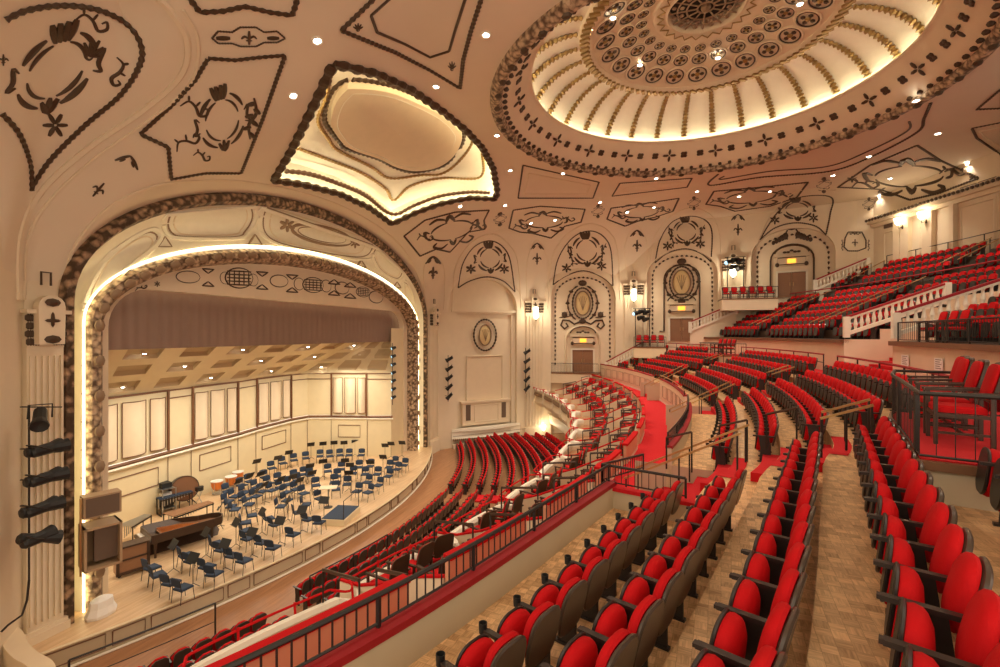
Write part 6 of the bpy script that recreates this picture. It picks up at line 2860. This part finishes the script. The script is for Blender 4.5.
# conductor's podium
a, b, c_, d_ = [on_z(x, y, ST + .3) for x, y in ((325, 517), (341, 504), (356, 508), (345, 521))]
t = thing('conductor_podium', (a + c_) / 2 - Vector((0, 0, .3)), 'low wooden podium with dark blue top at the stage edge for the conductor', 'podium')
m = MB().use('wood_edge')
e1, e2 = (b - a), (c_ - b)
ctr = (a + b + c_ + (a + c_ - b)) / 4
u1 = e1.normalized()
u2 = Vector((-u1.y, u1.x, 0))
if u2.dot(e2) < 0:
    u2 = -u2
M = Matrix((u1, u2, Vector((0, 0, 1)))).transposed().to_4x4()
M.translation = Vector((ctr.x, ctr.y, ST))
m.box((-.95, -.62, 0), (.95, .62, .3), M)
mm = m.build('base', t, m='shell_wood')
m = MB().use('blue_cloth')
m.box((-.9, -.57, .3), (.9, .57, .33), M)
m.build('carpet_top', t)
m = MB().use('brass')
m.tube([M @ Vector(p) for p in ((-.9, .55, .3), (-.9, .55, 1.2), (.9, .55, 1.2), (.9, .55, .3))], .022, 5)
m.build('guard_rail', t, m='iron')
t = thing('score_desk', on_z(333, 508, ST), 'wide pale conductor score desk on a single post before the podium', 'desk')
m = MB().use('cream')
pd = on_z(333, 508, ST)
m.box((-.45, -.3, 0), (.45, .3, .03), Matrix.Translation(pd + Vector((-.3, 0, 1.05))) @ Matrix.Rotation(.5, 4, 'Z'))
m.build('desk_top', t)
m = MB().use('iron')
m.tube([pd + Vector((-.3, 0, 0)), pd + Vector((-.3, 0, 1.05))], .03, 5)
m.lathe([(.22, 0), (.22, .03), (.03, .06)], 10, Matrix.Translation(pd + Vector((-.3, 0, 0))))
m.build('post', t)

# grand piano: keyboard end toward the hall's left, tail to the right
pk, pt_ = on_z(152, 560, ST), on_z(213, 541, ST)
u = (pt_ - pk)
Lp = min(max(u.length, 2.4), 2.9)
u.normalize()
v = Vector((-u.y, u.x, 0))      # toward the shell
if v.x > 0:
    v = -v
Mp = Matrix((u, v, u.cross(v))).transposed().to_4x4()
if u.cross(v).z < 0:
    Mp = Matrix((u, v, Vector((0, 0, 1)))).transposed().to_4x4()
Mp.translation = pk + Vector((0, 0, 0))
gp = thing('grand_piano', pk, 'dark brown grand piano with open case showing orange wood inside, at stage left', 'piano')
outl = [(0, 0), (0, 1.5), (.35, 1.5), (1.1, 1.46), (1.6, 1.2), (2.0, .95), (2.5, .85), (2.75, .65), (2.8, .35), (2.65, .08), (2.3, 0)]
m = MB().use('dark_wood')
n = len(outl)
for k in range(n):
    p, q = outl[k], outl[(k + 1) % n]
    m.bar(Mp @ Vector((p[0], p[1], .82)), Mp @ Vector((q[0], q[1], .82)), .05, .34)
m.prism(outl, .62, .68, Mp)
m.build('case', gp)
m = MB().use('copper')
m.prism([(.45 + (x - .45) * .95 if x > .45 else .45, .05 + y * .93) for x, y in outl if x >= .35 or True], .74, .78, Mp)
m.build('soundboard', gp, m='wood_edge')['label'] = 'orange brown soundboard and frame'
m = MB().use('copper')
for k in range(14):
    y = .1 + k * .09
    m.bar(Mp @ Vector((.5, y, .82)), Mp @ Vector((max(.9, 2.5 - y * 1.0), y * .75 + .05, .82)), .02, .02)
m.build('string_frame', gp)
m = MB().use('paper')
m.box((-.18, .12, .72), (.05, 1.38, .76), Mp)
m.build('keyboard', gp)
m = MB().use('dark_wood')
m.box((-.25, .02, .62), (.35, 1.48, .72), Mp)
m.build('key_bed', gp)
m = MB().use('dark_wood')
Ml = Mp @ Matrix.Translation((0, 1.5, 1.0)) @ Matrix.Rotation(R_(48), 4, 'X')
m.prism([(x + .0, y - 1.5) for x, y in outl], 0, .03, Ml)
m.build('lid', gp)['label'] = 'raised dark lid'
for x, y in ((.15, .12), (.15, 1.35), (2.4, .45)):
    m = MB().use('dark_wood')
    m.lathe([(.05, 0), (.04, .1), (.06, .5), (.08, .64)], 8, Mp @ Matrix.Translation((x, y, 0)))
    m.build('leg', gp)
m = MB().use('brass')
m.box((-.05, .65, .06), (.05, .85, .12), Mp)
m.bar(Mp @ Vector((0, .75, .1)), Mp @ Vector((.1, .75, .64)), .1, .05)
m.build('pedal_lyre', gp)
# keyboard cabinet (celesta) in front of the piano
pa, pb = on_z(116, 580, ST), on_z(150, 569, ST)
u = (pb - pa).normalized()
v = Vector((-u.y, u.x, 0))
Mc = Matrix((u, v, Vector((0, 0, 1)))).transposed().to_4x4()
Mc.translation = pa
Lc = (pb - pa).length
t = thing('keyboard_cabinet', pa, 'upright dark framed wooden keyboard cabinet with brown panels on wheels', 'cabinet')
m = MB().use('door_wood')
m.box((.03, 0, .12), (Lc - .03, .5, 1.1), Mc)
m.build('body', t)
m = MB().use('dark_wood')
m.box((0, -.04, 1.1), (Lc, .54, 1.16), Mc)
for x in (0, Lc - .1):
    m.box((x, -.03, .1), (x + .1, .03, 1.1), Mc)
m.box((0, -.03, .1), (Lc, .02, .2), Mc)
m.box((0, -.03, .62), (Lc, .0, .68), Mc)
m.build('frame', t)
for x in (.12, Lc - .12):
    for y in (.08, .42):
        m = MB().use('black')
        m.ball((x, y, .06), .06, Mc, 8, 5)
        m.build('caster', t)


def mallet(label, pa, pb, wd, bar_m, h=.85, nb=24):
    t = thing('mallet_keyboard', pa, label, 'percussion')
    u = (pb - pa).normalized()
    v = Vector((-u.y, u.x, 0))
    M = Matrix((u, v, Vector((0, 0, 1)))).transposed().to_4x4()
    M.translation = pa
    L = (pb - pa).length
    m = MB().use(bar_m)
    for k in range(nb):
        x = L * (k + .5) / nb
        e = wd / 2 * (1 - .5 * k / nb)
        m.box((x - L / nb * .38, -e, h), (x + L / nb * .38, e, h + .03), M)
    m.build('bars', t)
    m = MB().use('iron')
    for s in (-1, 1):
        m.bar(M @ Vector((0, s * wd / 2, h - .05)), M @ Vector((L, s * wd / 4, h - .05)), .04, .06)
    for x, e in ((.05, 1), (L - .05, .55)):
        m.bar(M @ Vector((x, -wd / 2 * e, .04)), M @ Vector((x, wd / 2 * e, .04)), .05, .05)
    m.build('frame', t)
    for x, e in ((.05, 1), (L - .05, .55)):
        for s in (-1, 1):
            m = MB().use('iron')
            m.bar(M @ Vector((x, s * wd / 2 * e, 0)), M @ Vector((x, s * wd / 2 * e, h)), .035, .035)
            m.build('leg', t)
    m = MB().use('steel')
    for k in range(0, nb, 2):
        x = L * (k + .5) / nb
        m.tube([M @ Vector((x, 0, h - .02)), M @ Vector((x, 0, h - .1 - .4 * (1 - k / nb)))], .025, 5)
    m.build('resonators', t)
    return t


mallet('xylophone with reddish wood bars by the left shell wall', on_z(112, 524, ST), on_z(128, 517, ST), .7, 'door_wood')
mallet('vibraphone with pale grey metal bars beside the speaker box', on_z(124, 546, ST), on_z(148, 533, ST), .7, 'steel')
mallet('long marimba with rosewood bars behind the grand piano', on_z(168, 535, ST), on_z(211, 520, ST), .9, 'door_wood', .9, 32)
mallet('dark covered mallet keyboard beside the gear rack', on_z(158, 516, ST), on_z(192, 507, ST), .6, 'blue_cloth')
# timpani
tp = None
for q, (x, y) in enumerate(((204, 492), (217, 494), (231, 489), (238, 484))):
    p = on_z(x, y, ST)
    if tp is None:
        t = thing('timpani', (0, 0, 0), None, None)
        m = MB().use('copper')
        m.lathe([(.06, .22), (.22, .30), (.34, .5), (.38, .82)], 16, cap=False)
        lpart(m, 'bowl', t, True)
        m = MB().use('drum_head')
        m.lathe([(.39, .82), (.39, .86), (.01, .865)], 20)
        lpart(m, 'drum_head', t)
        m = MB().use('steel')
        for k in range(4):
            a = k * PI / 2 + .4
            m.tube([(.36 * math.cos(a), .36 * math.sin(a), .78), (.3 * math.cos(a), .3 * math.sin(a), .05)], .02, 4)
        m.lathe([(.3, .03), (.3, .08), (.1, .1)], 12)
        lpart(m, 'stand_frame', t)
        tp = t
    else:
        t = copy_tree(tp)
    t.location = p
    t.scale = (.85, .85, .9)
    tag(t, 'copper kettle drum with white head, %s from the bass drum' % ORD[q], 'drum', 'timpani in a row')
# bass drum and cymbal kit
p = on_z(184, 506, ST)
t = thing('bass_drum', p, 'big bass drum with tan head tilted on its stand by the shell wall', 'drum')
Md = Matrix.Translation(p + Vector((0, 0, .95))) @ Matrix.Rotation(R_(-25), 4, 'Z') @ Matrix.Rotation(R_(78), 4, 'Y')
m = MB().use('dark_wood')
m.lathe([(.62, -.25), (.66, -.25), (.66, .25), (.62, .25)], 28, Md, cap=False)
m.build('hoop', t, True)
m = MB().use('wood_edge')
m.lathe([(.62, .22), (.01, .22)], 28, Md, cap=False)
m.lathe([(.62, -.22), (.01, -.22)], 28, Md, cap=False)
m.build('drum_head', t)
m = MB().use('iron')
for s in (-1, 1):
    m.tube([p + Vector((s * .3, -.5, 0)), p + Vector((0, -.2, .95)), p + Vector((s * .3, .5, 0))], .03, 5)
m.build('stand', t)
p = on_z(205, 505, ST) + Vector((-.4, 0, 0))
t = thing('snare_drum', p, 'black snare drum on a chrome stand beside the bass drum', 'drum')
m = MB().use('black')
m.lathe([(.2, .75), (.2, .95), (.01, .95)], 16, Matrix.Translation(p))
m.build('shell', t)
m = MB().use('steel')
for k in range(3):
    a = 2 * PI * k / 3
    m.tube([p + Vector((0, 0, .35)), p + Vector((.28 * math.cos(a), .28 * math.sin(a), 0))], .015, 4)
    m.tube([p + Vector((0, 0, .35)), p + Vector((.2 * math.cos(a), .2 * math.sin(a), .75))], .015, 4)
m.build('stand', t)
for q, (x, y) in enumerate(((226, 483), (241, 474), (178, 494))):
    p = on_z(x, y, ST)
    t = thing('cymbal_stand', p, 'thin cymbal on a tall black stand, ' + ('over the timpani', 'behind the fourth kettle drum', 'beside the bass drum')[q], 'cymbal')
    m = MB().use('brass' if q == 2 else 'iron')
    m.lathe([(.24, 1.3), (.08, 1.34), (.01, 1.36)], 16, Matrix.Translation(p) @ Matrix.Rotation(.12, 4, 'X'))
    m.build('cymbal', t)
    m = MB().use('iron')
    m.tube([p + Vector((0, 0, .05)), p + Vector((0, 0, 1.32))], .015, 4)
    for k in range(3):
        a = 2 * PI * k / 3
        m.tube([p + Vector((0, 0, .3)), p + Vector((.3 * math.cos(a), .3 * math.sin(a), 0))], .014, 4)
    m.build('stand', t)
# gear rack
p = on_z(165, 511, ST)
Mg = Matrix.Translation(p) @ Matrix.Rotation(R_(-15), 4, 'Z')
t = thing('gear_rack', p, 'open metal rack with black boxes standing by the left shell wall', 'rack')
m = MB().use('steel')
for x in (-.5, .5):
    for y in (-.3, .3):
        m.bar(Mg @ Vector((x, y, 0)), Mg @ Vector((x, y, 1.25)), .04, .04)
for z in (.25, .8, 1.25):
    m.box((-.5, -.3, z - .02), (.5, .3, z), Mg)
m.build('frame', t)
m = MB().use('black')
m.box((-.3, -.25, .27), (.35, .25, .74), Mg)
bb = m.build('lower_case', t)
m = MB().use('black')
m.box((-.3, -.22, 1.25), (.25, .22, 1.5), Mg)
m.build('top_case', t)
m = MB().use('paper')
m.box((-.2, -.24, .82), (.3, .2, 1.0), Mg)
m.build('folded_papers', t)

# hung loudspeaker boxes at the left jamb
for q, (x0, y0, x1, y1, lab) in enumerate(((84, 493, 117, 514, 'tan flat loudspeaker box hung at the left jamb of the stage arch, upper one'), (84, 523, 117, 565, 'tan open fronted loudspeaker box below the flat one at the left jamb'))):
    a = on_x(x0, y1, -17.35)
    b = on_x(x1, y1, -17.35)
    wv = abs(b.y - a.y)
    hh = (y1 - y0) / FPX * VF.dot((a + b) / 2)
    c = (a + b) / 2
    Mq = Matrix.Translation(c) @ Matrix.Rotation(R_(-20), 4, 'Z')
    t = thing('loudspeaker', c, lab, 'loudspeaker')
    m = MB().use('speaker_tan')
    e = wv / 2
    if q == 0:
        m.box((-.25, -e, 0), (.25, e, hh), Mq)
        m.build('cabinet', t)
        m = MB().use('grille')
        m.box((.25, -e + .06, .05), (.27, e - .06, hh - .05), Mq)
        m.build('grille', t)
    else:
        m.box((-.5, -e, 0), (.35, -e + .07, hh), Mq)
        m.box((-.5, e - .07, 0), (.35, e, hh), Mq)
        m.box((-.5, -e, 0), (.35, e, .07), Mq)
        m.box((-.5, -e, hh - .07), (.35, e, hh), Mq)
        m.box((-.5, -e, 0), (-.43, e, hh), Mq)
        m.build('cabinet', t, m='speaker_tan')
        m = MB().use('grille')
        m.box((-.1, -e + .3, .2), (.1, e - .07, hh - .15), Mq)
        m.build('driver_grille', t)
        m = MB().use('brass')
        m.tube([Mq @ Vector((.2, -e - .06, -.1)), Mq @ Vector((.2, -e - .06, hh + 1.0))], .03, 5)
        m.build('hanging_pole', t)
# white cover and curved walls at the foot of the left jamb
p = on_z(100, 617, ZS)
t = MB().use('paper')
t.lathe([(.40, 0), (.42, .1), (.33, .3), (.30, .52), (.1, .62)], 9, Matrix.Translation(p + Vector((-.1, .1, 0))) @ Matrix.Diagonal((.8, 1.1, 1, 1)))
tag(t.build('dust_sheet', None), 'crumpled white sheet over a small object at the foot of the left jamb', 'cover')
m = MB().use('cream')
pts = [on_z(x, y, -8.6) for x, y in ((-5, 628), (10, 624), (22, 630), (28, 642), (38, 652), (55, 664), (60, 700))]
pts = catmull(pts, 5)
m.grid([[p + Vector((0, 0, -1.6)) for p in pts], [p for p in pts], [p + Vector((-.35, -.35, 0)) for p in pts], [p + Vector((-.35, -.35, -1.4)) for p in pts]])
tag(m.build('curved_box_front', None, True), 'curved cream box front cut by the bottom left corner of the photo', 'parapet')
# hanging light string at right of the stage opening
for q in range(7):
    y = 348 + q * 8.2
    p = on_x(393.5, y, -18.9)
    t = thing('stage_light', p, 'small dark stage lamp hung in the right stage opening, %s from the top' % ORD[q], 'stage light', 'lamps in the right stage opening')
    g = MB().use('black')
    g.lathe([(.1, -.18), (.13, .1), (.15, .18), (.02, .16)], 8, Vector((-.5, -.7, -.3)).to_track_quat('Z', 'Y').to_matrix().to_4x4())
    lpart(g, 'lamp_body', t)
    g = MB().use('blue_lens')
    g.lathe([(.11, .17), (.005, .19)], 8, Vector((-.5, -.7, -.3)).to_track_quat('Z', 'Y').to_matrix().to_4x4())
    lpart(g, 'lens', t)
m = MB().use('iron')
m.tube([on_x(392.5, y, -18.9) for y in (343, 370, 405)], .025, 4)
tag(m.build('lamp_pole', None), 'thin vertical pole carrying small lamps in the right stage opening', 'pole')

# side boxes: spotlight clusters, railings and dark chairs on the side wall platforms
for q, (x, y, py0, yy, lab) in enumerate(((734, 265, 298, 44.6, 'by the upper side box'), (641, 316, 345, 45.6, 'by the lower side box'))):
    c = on_y(x, y, yy)
    t = thing('spotlight_cluster', c, 'black spotlight cluster with bluish lens on pipe frame, ' + lab, 'stage light')
    m = MB().use('black')
    for k, (dx, dz_) in enumerate(((-.35, .3), (.1, .45), (.5, .35), (.0, -.15), (.45, -.3))):
        qt = Vector((-.9, -.3 - .1 * k, -.25)).to_track_quat('Z', 'Y').to_matrix().to_4x4()
        m.lathe([(.12, -.35), (.2, .1), (.24, .3), (.02, .28)], 8, Matrix.Translation(c + Vector((dx, 0, dz_))) @ qt)
    m.build('lamps', t)
    m = MB().use('blue_lens')
    m.ball(c + Vector((-.62, -.15, .2)), .16)
    m.build('lit_lens', t)
    m = MB().use('iron')
    z0 = (333.5 - py0) / FPX * VF.dot(c)
    for dx in (-.5, .75):
        m.tube([c + Vector((dx, .1, .7)), Vector((c.x + dx, c.y + .1, z0))], .04, 5)
    for dz_ in (.7, .1):
        m.tube([c + Vector((-.7, .1, dz_)), c + Vector((.9, .1, dz_))], .035, 5)
    m.build('pipe_frame', t)
for q, (x0, x1, y, yy, dep, lab) in enumerate(((722, 778, 298, 43.6, 2.6, 'upper side box'), (634, 666, 347, 44.6, 2.0, 'lower side box'), (550, 598, 373, 44.6, 2.0, 'door landing'))):
    a, b = on_y(x0, y, yy), on_y(x1, y, yy)
    a.z = b.z = (a.z + b.z) / 2
    t = thing('side_landing', (a + b) / 2, 'pale side wall landing with a dark edge, ' + lab, 'platform')
    m = MB().use('cream')
    m.box((a.x, yy, a.z - 1.0), (b.x, yy + dep, a.z - .08))
    m.build('slab', t)
    m = MB().use('wood_edge')
    m.box((a.x - .03, yy - .03, a.z - .1), (b.x + .03, yy + dep, a.z))
    m.build('edge', t)
    railing('thin dark railing along the ' + lab + ' on the side wall', [a.copy(), b.copy()], .9, .08, .14, 1.6)
    if q < 2:
        n = 6 if q == 0 else 4
        for k in range(n):
            o = copy_tree(bc0)
            u = (k + .6) / (n + .2)
            o.location = Vector((a.x + (b.x - a.x) * u, yy + .7, a.z + .01))
            o.rotation_euler = (0, 0, -PI / 2)
            tag(o, 'dark red chair on the %s, %s from its stage end' % (lab, ORD[k]), 'chair', 'chairs on the ' + lab)
